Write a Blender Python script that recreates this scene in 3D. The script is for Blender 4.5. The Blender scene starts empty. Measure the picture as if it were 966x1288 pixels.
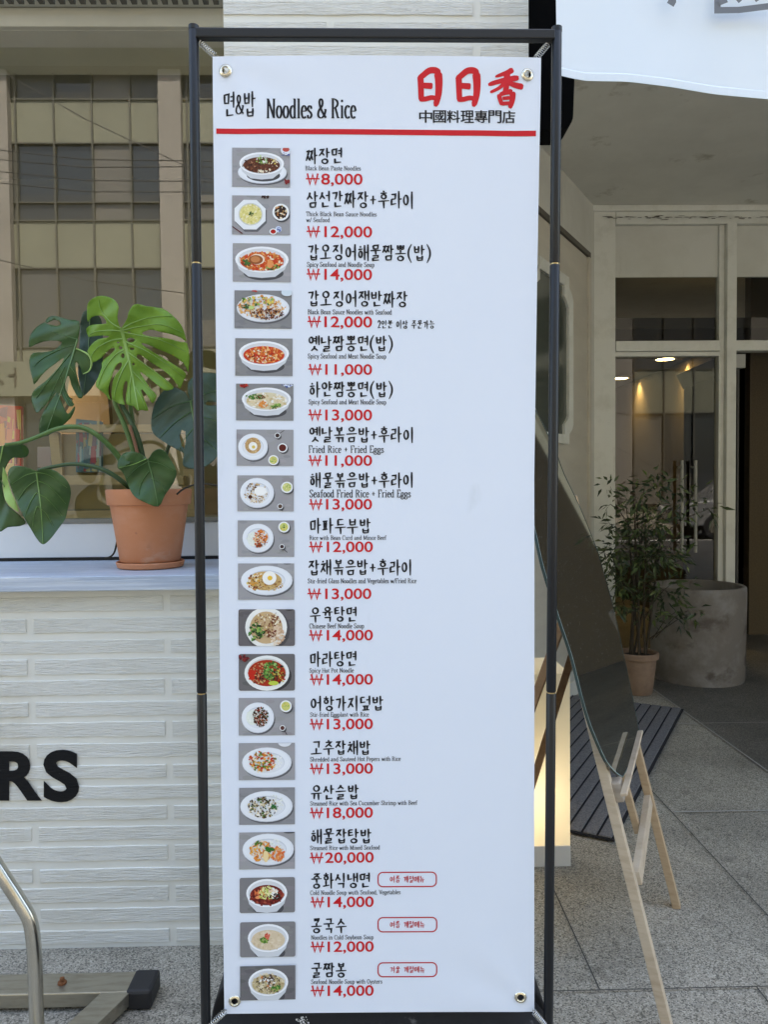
import bpy, bmesh, math, random
from mathutils import Vector, Matrix
from mathutils.geometry import delaunay_2d_cdt

SC = bpy.context.scene
COL = SC.collection
rnd = random.Random(7)

# ------------------------------------------------------------------ camera
CAM = Vector((0, 0, 1.35))
F = 967.0
PITCH, YAW, ROLL = math.radians(1.95), math.radians(1.1), math.radians(0.55)
fwd = Vector((math.sin(YAW) * math.cos(PITCH), math.cos(YAW) * math.cos(PITCH), -math.sin(PITCH)))
r0 = Vector((math.cos(YAW), -math.sin(YAW), 0))
u0 = r0.cross(fwd)
right = r0 * math.cos(ROLL) - u0 * math.sin(ROLL)
up = u0 * math.cos(ROLL) + r0 * math.sin(ROLL)
cd = bpy.data.cameras.new('camera')
cd.sensor_fit = 'VERTICAL'; cd.sensor_height = 36.0; cd.lens = 36.0 * F / 1288
cd.clip_start = 0.02; cd.clip_end = 2000
cam = bpy.data.objects.new('camera', cd); COL.objects.link(cam)
cam.matrix_world = Matrix(((right.x, up.x, -fwd.x, CAM.x), (right.y, up.y, -fwd.y, CAM.y), (right.z, up.z, -fwd.z, CAM.z), (0, 0, 0, 1)))
SC.camera = cam

def ray(px, py): return fwd * F + right * (px - 483) + up * (644 - py)
def P(px, py, Y):
    d = ray(px, py); return CAM + d * (Y / d.y)
def PL(px, py, p0, n):
    d = ray(px, py); return CAM + d * ((p0 - CAM).dot(n) / d.dot(n))
def G(px, py, z=0.0): return PL(px, py, Vector((0, 0, z)), Vector((0, 0, 1)))

# ------------------------------------------------------------------ light
SUN_EL, SUN_AZ = math.radians(58), math.radians(20)      # sun high behind the shop building
w = bpy.data.worlds.new('World'); SC.world = w; w.use_nodes = True
nt = w.node_tree; bg = nt.nodes['Background']
sky = nt.nodes.new('ShaderNodeTexSky'); sky.sky_type = 'NISHITA'; sky.sun_disc = False
sky.sun_elevation = SUN_EL; sky.sun_rotation = SUN_AZ; sky.air_density = 1.0; sky.dust_density = 3.0
nt.links.new(sky.outputs[0], bg.inputs[0]); bg.inputs[1].default_value = 0.15
sl = bpy.data.lights.new('sun', 'SUN'); sl.energy = 4.0; sl.angle = math.radians(0.5); sl.color = (1, .97, .92)
so = bpy.data.objects.new('sun', sl); COL.objects.link(so)
sd = Vector((math.sin(SUN_AZ) * math.cos(SUN_EL), math.cos(SUN_AZ) * math.cos(SUN_EL), math.sin(SUN_EL)))
so.rotation_euler = sd.to_track_quat('Z', 'Y').to_euler(); so.location = (0, 20, 40)
vs = SC.view_settings; vs.view_transform = 'Standard'; vs.look = 'None'; vs.gamma = 1; vs.use_curve_mapping = False
vs.exposure = 2.58
vs.use_white_balance = True; vs.white_balance_temperature = 7400; vs.white_balance_tint = 8
SC.render.engine = 'CYCLES'
cy = SC.cycles
cy.use_denoising = True; cy.max_bounces = 10; cy.transparent_max_bounces = 12; cy.diffuse_bounces = 5
cy.sample_clamp_indirect = 6.0; cy.caustics_reflective = False; cy.caustics_refractive = False

# ------------------------------------------------------------------ materials
def lin(c):
    def f(v):
        v /= 255.0
        return v / 12.92 if v <= .04045 else ((v + .055) / 1.055) ** 2.4
    return tuple(f(v) for v in c)
_m = {}
def mat(name, col, rough=.6, metal=0, spec=.5, noise=None, bump=None, coat=0, coords='Object'):
    """noise: (scale xyz, amount, second colour, detail); bump: (scale xyz, strength, distance)"""
    if name in _m: return _m[name]
    m = bpy.data.materials.new(name); m.use_nodes = True; _m[name] = m
    t = m.node_tree; b = t.nodes['Principled BSDF']
    b.inputs['Base Color'].default_value = (*col, 1); b.inputs['Roughness'].default_value = rough
    b.inputs['Metallic'].default_value = metal; b.inputs['Specular IOR Level'].default_value = spec
    b.inputs['Coat Weight'].default_value = coat
    tc = t.nodes.new('ShaderNodeTexCoord')
    def tex(scale, detail=5):
        mp = t.nodes.new('ShaderNodeMapping'); mp.inputs['Scale'].default_value = scale
        t.links.new(tc.outputs[coords], mp.inputs[0])
        n = t.nodes.new('ShaderNodeTexNoise'); n.inputs['Scale'].default_value = 1; n.inputs['Detail'].default_value = detail
        n.inputs['Roughness'].default_value = .65
        t.links.new(mp.outputs[0], n.inputs['Vector']); return n
    last = None
    if noise:
        items = noise if isinstance(noise, list) else [noise]
        for (sc_, lo, hi, c2) in items:
            n = tex(sc_); r = t.nodes.new('ShaderNodeMapRange'); r.inputs[1].default_value = lo; r.inputs[2].default_value = hi
            t.links.new(n.outputs[0], r.inputs[0])
            mx = t.nodes.new('ShaderNodeMix'); mx.data_type = 'RGBA'
            mx.inputs[7].default_value = (*c2, 1)
            if last: t.links.new(last, mx.inputs[6])
            else: mx.inputs[6].default_value = (*col, 1)
            t.links.new(r.outputs[0], mx.inputs[0]); last = mx.outputs[2]
        t.links.new(last, b.inputs['Base Color'])
    if bump:
        items = bump if isinstance(bump, list) else [bump]
        prev = None
        for (sc_, st, dist) in items:
            n = tex(sc_); bp = t.nodes.new('ShaderNodeBump'); bp.inputs['Strength'].default_value = st; bp.inputs['Distance'].default_value = dist
            t.links.new(n.outputs[0], bp.inputs['Height'])
            if prev: t.links.new(prev, bp.inputs['Normal'])
            prev = bp.outputs[0]
        t.links.new(prev, b.inputs['Normal'])
    return m
def emit(name, col, strength):
    if name in _m: return _m[name]
    m = bpy.data.materials.new(name); m.use_nodes = True; _m[name] = m
    b = m.node_tree.nodes['Principled BSDF']
    b.inputs['Base Color'].default_value = (*col, 1); b.inputs['Emission Color'].default_value = (*col, 1); b.inputs['Emission Strength'].default_value = strength
    return m
def glass(name, refl, tint=(1, 1, 1), rough=0.0, dust=None):
    """thin pane: part mirror, part see-through"""
    m = bpy.data.materials.new(name); m.use_nodes = True; _m[name] = m
    t = m.node_tree; t.nodes.clear()
    o = t.nodes.new('ShaderNodeOutputMaterial'); g = t.nodes.new('ShaderNodeBsdfGlossy'); g.inputs['Roughness'].default_value = rough
    g.inputs['Color'].default_value = (1, 1, 1, 1)
    tr = t.nodes.new('ShaderNodeBsdfTransparent'); tr.inputs['Color'].default_value = (*tint, 1)
    mx = t.nodes.new('ShaderNodeMixShader'); mx.inputs[0].default_value = refl
    t.links.new(tr.outputs[0], mx.inputs[1]); t.links.new(g.outputs[0], mx.inputs[2]); t.links.new(mx.outputs[0], o.inputs[0])
    return m
def prt(rgb): return mat('ink_%02x%02x%02x' % tuple(rgb), lin(rgb), .5, spec=.25)

M = {}
M['brick'] = mat('white_painted_brick', (.79, .785, .735), .72, noise=[((3, 3, 6), .45, .8, (.68, .67, .61)), ((45, 45, 300), .68, .78, (.56, .545, .49)), ((2.5, 2.5, .9), .62, .80, (.60, .57, .49)), ((40, 40, 90), .73, .78, (.28, .25, .19))],
                 bump=[((18, 18, 230), 1.0, .006), ((9, 9, 60), .6, .006), ((160, 160, 500), .5, .003)])
M['mortar'] = mat('white_painted_mortar', (.735, .73, .675), .75, noise=[((3, 3, 5), .45, .8, (.67, .66, .60)), ((2.5, 2.5, .9), .62, .80, (.60, .57, .49)), ((50, 50, 50), .74, .78, (.30, .27, .2))], bump=((40, 40, 90), .3, .002))
M['shelf'] = mat('blue_grey_painted_wood', (.52, .58, .67), .42, noise=[((2.2, 60, 60), .42, .62, (.36, .43, .54)), ((3, 140, 140), .60, .70, (.70, .75, .80)), ((25, 25, 25), .70, .78, (.26, .28, .31))], bump=((4, 120, 120), .8, .003))
M['sill'] = mat('white_window_frame', (.72, .73, .72), .4, noise=((2, 2, 2), .4, .8, (.64, .65, .63)))
M['rubber'] = mat('black_rubber', (.012, .012, .014), .6)
M['lintel'] = mat('beige_lintel', (.47, .45, .37), .6, noise=((3, 3, 3), .4, .8, (.40, .38, .31)))
M['soffit'] = mat('grey_soffit_paint', (.76, .755, .70), .85, noise=[((1.2, 1.2, 1.2), .4, .75, (.62, .615, .56)), ((4, 4, 4), .62, .75, (.46, .44, .37)), ((30, 30, 30), .74, .80, (.06, .055, .05))], bump=((120, 120, 120), .15, .002))
M['cream'] = mat('cream_wall_paint', (.70, .70, .65), .7, noise=[((1.5, 1.5, 1.5), .4, .8, (.57, .565, .50)), ((6, 6, .7), .6, .8, (.48, .47, .41)), ((22, 22, 22), .77, .82, (.2, .19, .16))])
M['door_cream'] = mat('cream_door_paint', (.66, .62, .53), .5, noise=((2, 2, 8), .4, .8, (.57, .53, .45)))
M['frame_white'] = mat('offwhite_door_frame', (.77, .775, .72), .45, noise=[((6, 6, 6), .5, .8, (.62, .62, .55)), ((30, 30, 3), .68, .8, (.40, .39, .33))])
M['black'] = mat('satin_black_metal', (.008, .009, .011), .36, metal=.0, spec=.38, bump=((300, 300, 300), .08, .001))
M['tank'] = mat('black_plastic', (.008, .008, .009), .6, spec=.25, noise=((25, 25, 25), .68, .75, (.10, .10, .10)), bump=((150, 150, 150), .2, .001))
M['vinyl'] = mat('white_banner_vinyl', (.755, .805, .895), .42, spec=.35, noise=[((1.5, 1.5, 1.5), .3, .8, (.725, .78, .88)), ((9, 9, 3), .66, .8, (.66, .71, .78)), ((120, 120, 120), .79, .82, (.40, .40, .40))])
M['steel'] = mat('spring_steel', (.62, .62, .6), .25, metal=1)
M['brass'] = mat('nickel_eyelet', (.72, .66, .52), .25, metal=1)
M['inox'] = mat('stainless_steel', (.62, .59, .52), .22, metal=1, noise=((40, 40, 6), .5, .8, (.42, .38, .31)), bump=((200, 200, 20), .05, .001))
M['inox_dull'] = mat('dull_stainless_steel', (.40, .37, .30), .38, metal=.85, noise=((12, 60, 60), .45, .75, (.27, .245, .19)))
M['terracotta'] = mat('terracotta', (.56, .225, .105), .75, noise=[((9, 9, 14), .45, .8, (.60, .28, .16)), ((40, 40, 40), .68, .76, (.30, .12, .07)), ((5, 5, 9), .58, .74, (.62, .42, .32)), ((3.5, 3.5, 2), .66, .74, (.34, .14, .08))], bump=((60, 60, 120), .2, .002))
M['old_terracotta'] = mat('weathered_terracotta', (.30, .20, .135), .85, noise=((8, 8, 12), .4, .75, (.20, .13, .09)), bump=((50, 50, 80), .3, .002))
M['soil'] = mat('potting_soil', (.035, .026, .018), .95, bump=((120, 120, 120), 1, .01))
M['wood'] = mat('pine_wood', (.50, .36, .22), .6, noise=((14, 14, 90), .4, .75, (.40, .27, .15)))
M['wood_pale'] = mat('pale_pine_wood', (.58, .47, .34), .6, noise=((14, 14, 60), .42, .75, (.44, .33, .22)))
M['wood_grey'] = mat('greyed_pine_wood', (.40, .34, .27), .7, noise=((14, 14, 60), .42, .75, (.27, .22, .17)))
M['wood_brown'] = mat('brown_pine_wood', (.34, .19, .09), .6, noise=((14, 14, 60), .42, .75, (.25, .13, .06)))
M['mat_dark'] = mat('black_mat_rib', (.012, .012, .015), .95)
M['mat_grey'] = mat('grey_mat_fibre', (.20, .197, .205), .95, noise=((170, 170, 170), .4, .65, (.09, .088, .094)), bump=((300, 300, 300), .8, .004))
M['concrete'] = mat('brown_stained_concrete', (.20, .175, .15), .8, noise=[((3, 3, 3), .45, .62, (.29, .275, .255)), ((2.2, 2.2, 3.0), .56, .64, (.125, .10, .082)), ((60, 60, 60), .7, .78, (.05, .045, .04))], bump=((50, 50, 50), .25, .003))
M['asphalt'] = mat('asphalt', (.05, .05, .052), .9, noise=((90, 90, 90), .4, .7, (.08, .08, .08)))
M['ground'] = mat('ground', (.12, .115, .10), .95, noise=((.5, .5, .5), .4, .7, (.09, .09, .08)))
M['roadpaint'] = mat('road_paint', (.75, .75, .72), .7)
M['room'] = mat('shop_room_wall', (.25, .235, .17), .8)
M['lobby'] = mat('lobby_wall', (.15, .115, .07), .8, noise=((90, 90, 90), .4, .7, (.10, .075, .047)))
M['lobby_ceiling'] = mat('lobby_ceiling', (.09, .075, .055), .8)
M['dark_panel'] = mat('dark_panel', (.030, .030, .028), .4)
M['cloth'] = mat('white_banner_cloth', (.76, .83, .90), .75, spec=.2)
M['grey_ink'] = mat('grey_banner_ink', (.16, .17, .19), .7)
def granite(name, base, light, dark, pol=.55):
    m = bpy.data.materials.new(name); m.use_nodes = True; _m[name] = m
    t = m.node_tree; b = t.nodes['Principled BSDF']; b.inputs['Roughness'].default_value = pol; b.inputs['Specular IOR Level'].default_value = .35
    tc = t.nodes.new('ShaderNodeTexCoord')
    v = t.nodes.new('ShaderNodeTexVoronoi'); v.inputs['Scale'].default_value = 270; t.links.new(tc.outputs['Object'], v.inputs['Vector'])
    rp = t.nodes.new('ShaderNodeValToRGB'); rp.color_ramp.interpolation = 'CONSTANT'
    e = rp.color_ramp.elements
    e[0].position = 0; e[0].color = (*dark, 1); e[1].position = .22; e[1].color = (*base, 1)
    for p_, c_ in ((.55, tuple(x * .78 for x in base)), (.72, tuple(x * 1.15 for x in base)), (.86, light)):
        k = e.new(p_); k.color = (*c_, 1)
    sx = t.nodes.new('ShaderNodeSeparateColor'); t.links.new(v.outputs['Color'], sx.inputs[0]); t.links.new(sx.outputs[0], rp.inputs[0])
    n = t.nodes.new('ShaderNodeTexNoise'); n.inputs['Scale'].default_value = 2.3; n.inputs['Detail'].default_value = 6; t.links.new(tc.outputs['Object'], n.inputs['Vector'])
    mr = t.nodes.new('ShaderNodeMapRange'); mr.inputs[1].default_value = .3; mr.inputs[2].default_value = .7; mr.inputs[3].default_value = .66; mr.inputs[4].default_value = 1.14
    t.links.new(n.outputs[0], mr.inputs[0])
    mx = t.nodes.new('ShaderNodeVectorMath'); mx.operation = 'SCALE'; t.links.new(rp.outputs[0], mx.inputs[0]); t.links.new(mr.outputs[0], mx.inputs['Scale'])
    n2 = t.nodes.new('ShaderNodeTexNoise'); n2.inputs['Scale'].default_value = 9; n2.inputs['Detail'].default_value = 8; t.links.new(tc.outputs['Object'], n2.inputs['Vector'])
    mr2 = t.nodes.new('ShaderNodeMapRange'); mr2.inputs[1].default_value = .60; mr2.inputs[2].default_value = .74; mr2.inputs[3].default_value = 1.0; mr2.inputs[4].default_value = .62
    t.links.new(n2.outputs[0], mr2.inputs[0])
    mx2 = t.nodes.new('ShaderNodeVectorMath'); mx2.operation = 'SCALE'; t.links.new(mx.outputs[0], mx2.inputs[0]); t.links.new(mr2.outputs[0], mx2.inputs['Scale'])
    t.links.new(mx2.outputs[0], b.inputs['Base Color'])
    bp = t.nodes.new('ShaderNodeBump'); bp.inputs['Strength'].default_value = .15; bp.inputs['Distance'].default_value = .002
    t.links.new(sx.outputs[1], bp.inputs['Height']); t.links.new(bp.outputs[0], b.inputs['Normal'])
    return m
M['granite'] = granite('pale_granite', (.365, .335, .275), (.53, .49, .41), (.14, .13, .105))
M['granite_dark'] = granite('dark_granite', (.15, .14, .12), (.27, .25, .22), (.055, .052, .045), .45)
M['joint'] = mat('dark_joint', (.06, .057, .05), .9)
M['joint_pale'] = mat('pale_joint', (.42, .41, .38), .9)
M['window'] = glass('shop_window_glass', .118, (.82, .83, .76))
M['doorglass'] = glass('door_glass', .045, (.75, .74, .68))
M['transom'] = glass('transom_glass', .02, (.45, .45, .42))

# ------------------------------------------------------------------ object helpers
class MB:
    def __init__(s): s.v = []; s.f = []; s.mi = []; s.mats = []; s.smooth = False
    def mid(s, m):
        if m not in s.mats: s.mats.append(m)
        return s.mats.index(m)
    def add(s, vs_, fs, m=None):
        o = len(s.v); s.v += [tuple(v) for v in vs_]; k = s.mid(m) if m else 0
        for f in fs: s.f.append(tuple(i + o for i in f)); s.mi.append(k)
        return s
    def box(s, a, b, m=None, rot=None, jitter=0):
        x0, y0, z0 = a; x1, y1, z1 = b
        vs_ = [Vector(p) for p in ((x0, y0, z0), (x1, y0, z0), (x1, y1, z0), (x0, y1, z0), (x0, y0, z1), (x1, y0, z1), (x1, y1, z1), (x0, y1, z1))]
        if rot: vs_ = [rot @ v for v in vs_]
        return s.add(vs_, [(0, 3, 2, 1), (4, 5, 6, 7), (0, 1, 5, 4), (1, 2, 6, 5), (2, 3, 7, 6), (3, 0, 4, 7)], m)
    def bar(s, p0, p1, wx, wy, side=Vector((1, 0, 0)), m=None):
        """rectangular bar between two points; wx across `side`"""
        p0 = Vector(p0); p1 = Vector(p1); d = (p1 - p0).normalized(); a = (side - d * side.dot(d)).normalized(); b = d.cross(a)
        vs_ = []
        for p in (p0, p1):
            for sx, sy in ((-1, -1), (1, -1), (1, 1), (-1, 1)): vs_.append(p + a * (sx * wx / 2) + b * (sy * wy / 2))
        return s.add(vs_, [(3, 2, 1, 0), (4, 5, 6, 7), (0, 1, 5, 4), (1, 2, 6, 5), (2, 3, 7, 6), (3, 0, 4, 7)], m)
    def tube(s, pts, r, n=10, m=None, caps=True):
        pts = [Vector(p) for p in pts]; rs = r if isinstance(r, (list, tuple)) else [r] * len(pts)
        o = len(s.v); t0 = (pts[1] - pts[0]).normalized(); a = t0.orthogonal().normalized(); k = s.mid(m) if m else 0
        for i, p in enumerate(pts):
            t = (pts[min(i + 1, len(pts) - 1)] - pts[max(i - 1, 0)]).normalized(); a = (a - t * a.dot(t)).normalized(); b = t.cross(a)
            for j in range(n):
                q = 2 * math.pi * j / n; s.v.append(tuple(p + (a * math.cos(q) + b * math.sin(q)) * rs[i]))
        for i in range(len(pts) - 1):
            for j in range(n):
                s.f.append((o + i * n + j, o + i * n + (j + 1) % n, o + (i + 1) * n + (j + 1) % n, o + (i + 1) * n + j)); s.mi.append(k)
        if caps:
            s.f.append(tuple(o + j for j in reversed(range(n)))); s.mi.append(k)
            s.f.append(tuple(o + (len(pts) - 1) * n + j for j in range(n))); s.mi.append(k)
        return s
    def lathe(s, c, prof, n=48, m=None):
        c = Vector(c); o = len(s.v); k = s.mid(m) if m else 0
        for (r, z) in prof:
            for j in range(n):
                q = 2 * math.pi * j / n; s.v.append((c.x + r * math.cos(q), c.y + r * math.sin(q), c.z + z))
        for i in range(len(prof) - 1):
            for j in range(n):
                s.f.append((o + i * n + j, o + i * n + (j + 1) % n, o + (i + 1) * n + (j + 1) % n, o + (i + 1) * n + j)); s.mi.append(k)
        return s
    def prism(s, poly, dirv, m=None):
        """polygon (3d points) extruded along dirv"""
        n = len(poly); d = Vector(dirv); vs_ = [Vector(p) for p in poly] + [Vector(p) + d for p in poly]
        return s.add(vs_, [tuple(range(n)), tuple(reversed(range(n, 2 * n)))] + [(i, n + i, n + (i + 1) % n, (i + 1) % n) for i in range(n)], m)
    def build(s, name, m=None, parent=None, smooth=False, bevel=0, loc=None):
        me = bpy.data.meshes.new(name); me.from_pydata(s.v, [], s.f)
        if s.mats:
            for q in s.mats: me.materials.append(q)
            me.polygons.foreach_set('material_index', s.mi)
        elif m: me.materials.append(m)
        if m and s.mats and s.mats[0] is None: me.materials[0] = m
        me.validate(); me.update()
        b = bmesh.new(); b.from_mesh(me); bmesh.ops.recalc_face_normals(b, faces=b.faces); b.to_mesh(me); b.free()
        if smooth:
            me.polygons.foreach_set('use_smooth', [True] * len(me.polygons)); me.set_sharp_from_angle(angle=math.radians(40))
        o = bpy.data.objects.new(name, me); COL.objects.link(o)
        if parent:
            o.parent = parent
            q = parent
            T = Vector((0, 0, 0))
            while q: T += q.location; q = q.parent
            if T.length > 0: me.transform(Matrix.Translation(-T))
        if bevel:
            bm_ = o.modifiers.new('bevel', 'BEVEL'); bm_.width = bevel; bm_.segments = 2; bm_.limit_method = 'ANGLE'
        return o
def tag(o, label, cat, group=None, kind=None):
    if label: o['label'] = label
    if cat: o['category'] = cat
    if group: o['group'] = group
    if kind: o['kind'] = kind
    return o
def thing(name, label, cat, loc=(0, 0, 0), group=None):
    o = bpy.data.objects.new(name, None); COL.objects.link(o); o.location = loc; o.empty_display_size = .1
    return tag(o, label, cat, group)
def struct(o): o['kind'] = 'structure'; return o

# =================================================================== SETTING: ground
struct(MB().add([(-400, -400, -.16), (400, -400, -.16), (400, 400, -.16), (-400, 400, -.16)], [(0, 1, 2, 3)]).build('ground', M['ground']))
struct(MB().add([(-60, -13, -.13), (60, -13, -.13), (60, -3.2, -.13), (-60, -3.2, -.13)], [(0, 1, 2, 3)]).build('road', M['asphalt']))
mk = MB()
for i in range(-9, 10): mk.add([(i * 6, -8.2, -.126), (i * 6 + 3, -8.2, -.126), (i * 6 + 3, -8.05, -.126), (i * 6, -8.05, -.126)], [(0, 1, 2, 3)])
struct(mk.build('road_marking', M['roadpaint']))
pv = MB(); pv.box((-40, -3.0, -.15), (40, 14, 0), M['granite'])
struct(pv.build('pavement'))
struct(MB().box((-40, -3.2, -.155), (40, -3.003, .002), M['granite_dark']).build('kerb'))
struct(MB().box((-40, -30, -.15), (40, -13.2, 0), M['granite']).build('far_pavement'))
# darker slabs inside the porch and the joints between slabs
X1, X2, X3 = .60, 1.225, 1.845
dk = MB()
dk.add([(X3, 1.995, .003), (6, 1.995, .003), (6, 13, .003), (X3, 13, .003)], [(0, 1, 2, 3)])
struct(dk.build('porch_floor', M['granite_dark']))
jn = MB()
def jx(x, y0, y1, wd=.004, m=M['joint'], z=.0065): jn.add([(x - wd / 2, y0, z), (x + wd / 2, y0, z), (x + wd / 2, y1, z), (x - wd / 2, y1, z)], [(0, 1, 2, 3)], m)
def jy(y, x0, x1, wd=.004, m=M['joint'], z=.0075): jn.add([(x0, y - wd / 2, z), (x1, y - wd / 2, z), (x1, y + wd / 2, z), (x0, y + wd / 2, z)], [(0, 1, 2, 3)], m)
jx(X1, 1.99, 2.6); jx(X2, 2.0, 3.6); jx(X3, 2.0, 6, .007, M['joint_pale']); jx(1.02, .6, 1.985)
jy(1.985, .3, 6); jy(3.075, X2 + .01, X3 - .01, .007, M['joint_pale']); jy(4.22, X2, 6, .006, M['joint_pale']); jy(3.08, X3 + .02, 6, .006, M['joint_pale'])
struct(jn.build('pavement_joint'))

# =================================================================== BRICK SHOPFRONT
YW, YP = 2.235, 2.12
shop = thing('brick_shopfront', 'white painted brick shopfront with a long window shelf behind the menu stand', 'building', (0, 2.3, 0))
CH, BL = .0613, .79
def bricks(mb, x0, x1, z0, z1, y, phase):
    k = 0; z = z1
    while z > z0 + .01:
        zt = z - .0215 * (.8 + .4 * rnd.random()); zb = max(z - CH, z0)
        off = phase + (BL / 2 if k % 2 else 0); x = x0 - ((x0 - off) % BL)
        while x < x1:
            a = max(x + .011, x0 + .001); b = min(x + BL - .011, x1 - .001)
            if b - a > .02 and zt - zb > .01:
                d = .0016 + .0018 * rnd.random(); n = max(2, int((b - a) / .05)); vs_ = []; fs = []
                for i in range(n + 1):
                    xx = a + (b - a) * i / n
                    j0 = rnd.uniform(-.0015, .0015); j1 = rnd.uniform(-.0012, .0012)
                    vs_ += [(xx, y + .004, zb + .001 + j0), (xx, y - d - rnd.uniform(0, .0012), zb + .001 + j0), (xx, y - d - rnd.uniform(0, .0012), zt + j1), (xx, y + .004, zt + .003 + j1)]
                for i in range(n):
                    for q in range(3): fs.append((i * 4 + q, i * 4 + q + 1, i * 4 + q + 5, i * 4 + q + 4))
                fs += [(0, 3, 2, 1), (4 * n, 4 * n + 1, 4 * n + 2, 4 * n + 3)]
                mb.add(vs_, fs, M['brick'])
            x += BL
        z -= CH; k += 1
ZS = 1.102; TS = .043
wl = MB(); wl.box((-2.6, YW, -.02), (-.392, YW + .2, ZS - TS - .002), M['mortar']); bricks(wl, -2.6, -.392, .0, ZS - TS - .003, YW, P(213, 960, YW).x)
wall = wl.build('brick_wall', parent=shop)
pl = MB(); PX0, PX1 = P(281, 40, YP).x, P(665, 30, YP).x
pl.box((PX0, YP, -.02), (PX1, 3.45, 3.6), M['mortar']); bricks(pl, PX0, PX1, 0, 3.6, YP, P(374, 60, YP).x + .09)
pl.build('brick_pillar', parent=shop)
sh = MB().box((-2.6, YW - .045, ZS - TS), (PX0 - .002, 2.70, ZS))
sh.build('window_shelf', M['shelf'], shop, bevel=.003)
# window
wf = MB(); wf.box((-2.6, 2.66, ZS + .012), (-.30, 2.76, 1.232)); sillp = wf.build('window_frame', M['sill'], shop, bevel=.003)
MB().box((-2.6, 2.672, ZS), (-.30, 2.74, ZS + .0115)).build('rubber_seal', M['rubber'], shop)
MB().box((-2.6, 2.655, 1.2325), (-.30, 2.70, 1.245)).build('glazing_bead', mat('bead', (.22, .21, .17), .5), shop)
ZL = P(120, 49, 2.70).z
MB().add([(-2.6, 2.72, 1.245), (-.30, 2.72, 1.245), (-.30, 2.72, ZL + .03), (-2.6, 2.72, ZL + .03)], [(0, 1, 2, 3)]).build('window_pane', M['window'], shop)
lt = MB(); lt.box((-2.6, 2.62, ZL), (-.30, 2.9, P(0, 38, 2.62).z)); lt.box((-2.6, 2.60, P(0, 38, 2.62).z + .001), (-.30, 2.9, P(0, 9, 2.6).z)); lt.box((-2.6, 2.56, P(0, 8.7, 2.6).z + .001), (-.30, 2.9, 3.6))
lt.build('window_lintel', M['lintel'], shop, bevel=.003)
cg = MB(); zc = P(0, 4, 2.55).z
for i in range(70): cg.box((-2.6 + i * .033, 2.535, zc + .002), (-2.6 + i * .033 + .017, 2.559, zc + .014))
cg.build('vent_strip', mat('vent_grey', (.09, .085, .07), .8), shop)
# lettering on the brick
def text_geo(body, offset=0.0, _c={}):
    k = (body, offset)
    if k in _c: return _c[k]
    cu = bpy.data.curves.new('tmp', 'FONT'); cu.body = body; cu.offset = offset; cu.resolution_u = 5
    o = bpy.data.objects.new('tmp', cu); COL.objects.link(o)
    dg = bpy.context.evaluated_depsgraph_get(); ev = o.evaluated_get(dg); me = ev.to_mesh()
    vs_ = [(v.co.x, v.co.y) for v in me.vertices]; fs = [tuple(p.vertices) for p in me.polygons]
    ev.to_mesh_clear(); bpy.data.objects.remove(o); bpy.data.curves.remove(cu)
    xs = [v[0] for v in vs_]; ys = [v[1] for v in vs_]
    _c[k] = (vs_, fs, min(xs), max(xs), min(ys), max(ys)); return _c[k]
lm = MB()
M['wallink'] = mat('black_wall_paint', (.007, .007, .008), .7, spec=.2, noise=((30, 30, 200), .7, .76, (.5, .5, .46)), bump=((22, 22, 260), .7, .004))
for ch, bx in (('E', (-92, -52)), ('R', (-4, 52)), ('S', (54, 99))):
    vs_, fs, a, b, c, d = text_geo(ch, .035)
    yt, yb = (945, 1007) if ch != 'S' else (943, 1009)
    pts = []
    for (x, y) in vs_:
        u = (x - a) / (b - a); v = (y - c) / (d - c); p = P(bx[0] + (bx[1] - bx[0]) * u, yb + (yt - yb) * v, YW - .0052); pts.append(p)
    lo = MB().add(pts, fs).build('painted_letter', M['wallink'], wall)
    sol = lo.modifiers.new('s', 'SOLIDIFY'); sol.thickness = .0012; sol.offset = 0
# the room behind the window
rm = MB()
rm.add([(-3.4, 2.78, 1.0), (-3.4, 5.2, 1.0), (.2, 5.2, 1.0), (.2, 2.78, 1.0)], [(0, 1, 2, 3)])
rm.add([(-3.4, 5.2, 1.0), (.2, 5.2, 1.0), (.2, 5.2, 3.4), (-3.4, 5.2, 3.4)], [(0, 1, 2, 3)])
rm.add([(-3.4, 2.78, 3.4), (-3.4, 5.2, 3.4), (.2, 5.2, 3.4), (.2, 2.78, 3.4)], [(0, 1, 2, 3)])
rm.add([(-3.4, 2.78, 1.0), (-3.4, 5.2, 1.0), (-3.4, 5.2, 3.4), (-3.4, 2.78, 3.4)], [(0, 1, 2, 3)])
rm.add([(.19, 2.78, 1.0), (.19, 3.2, 1.0), (.19, 3.2, 3.4), (.19, 2.78, 3.4)], [(0, 1, 2, 3)])
rm.build('room_wall', M['room'], shop)
MB().box((-2.6, 2.77, 1.05), (-.3, 3.3, 1.235)).build('display_ledge', M['room'], shop)

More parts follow.
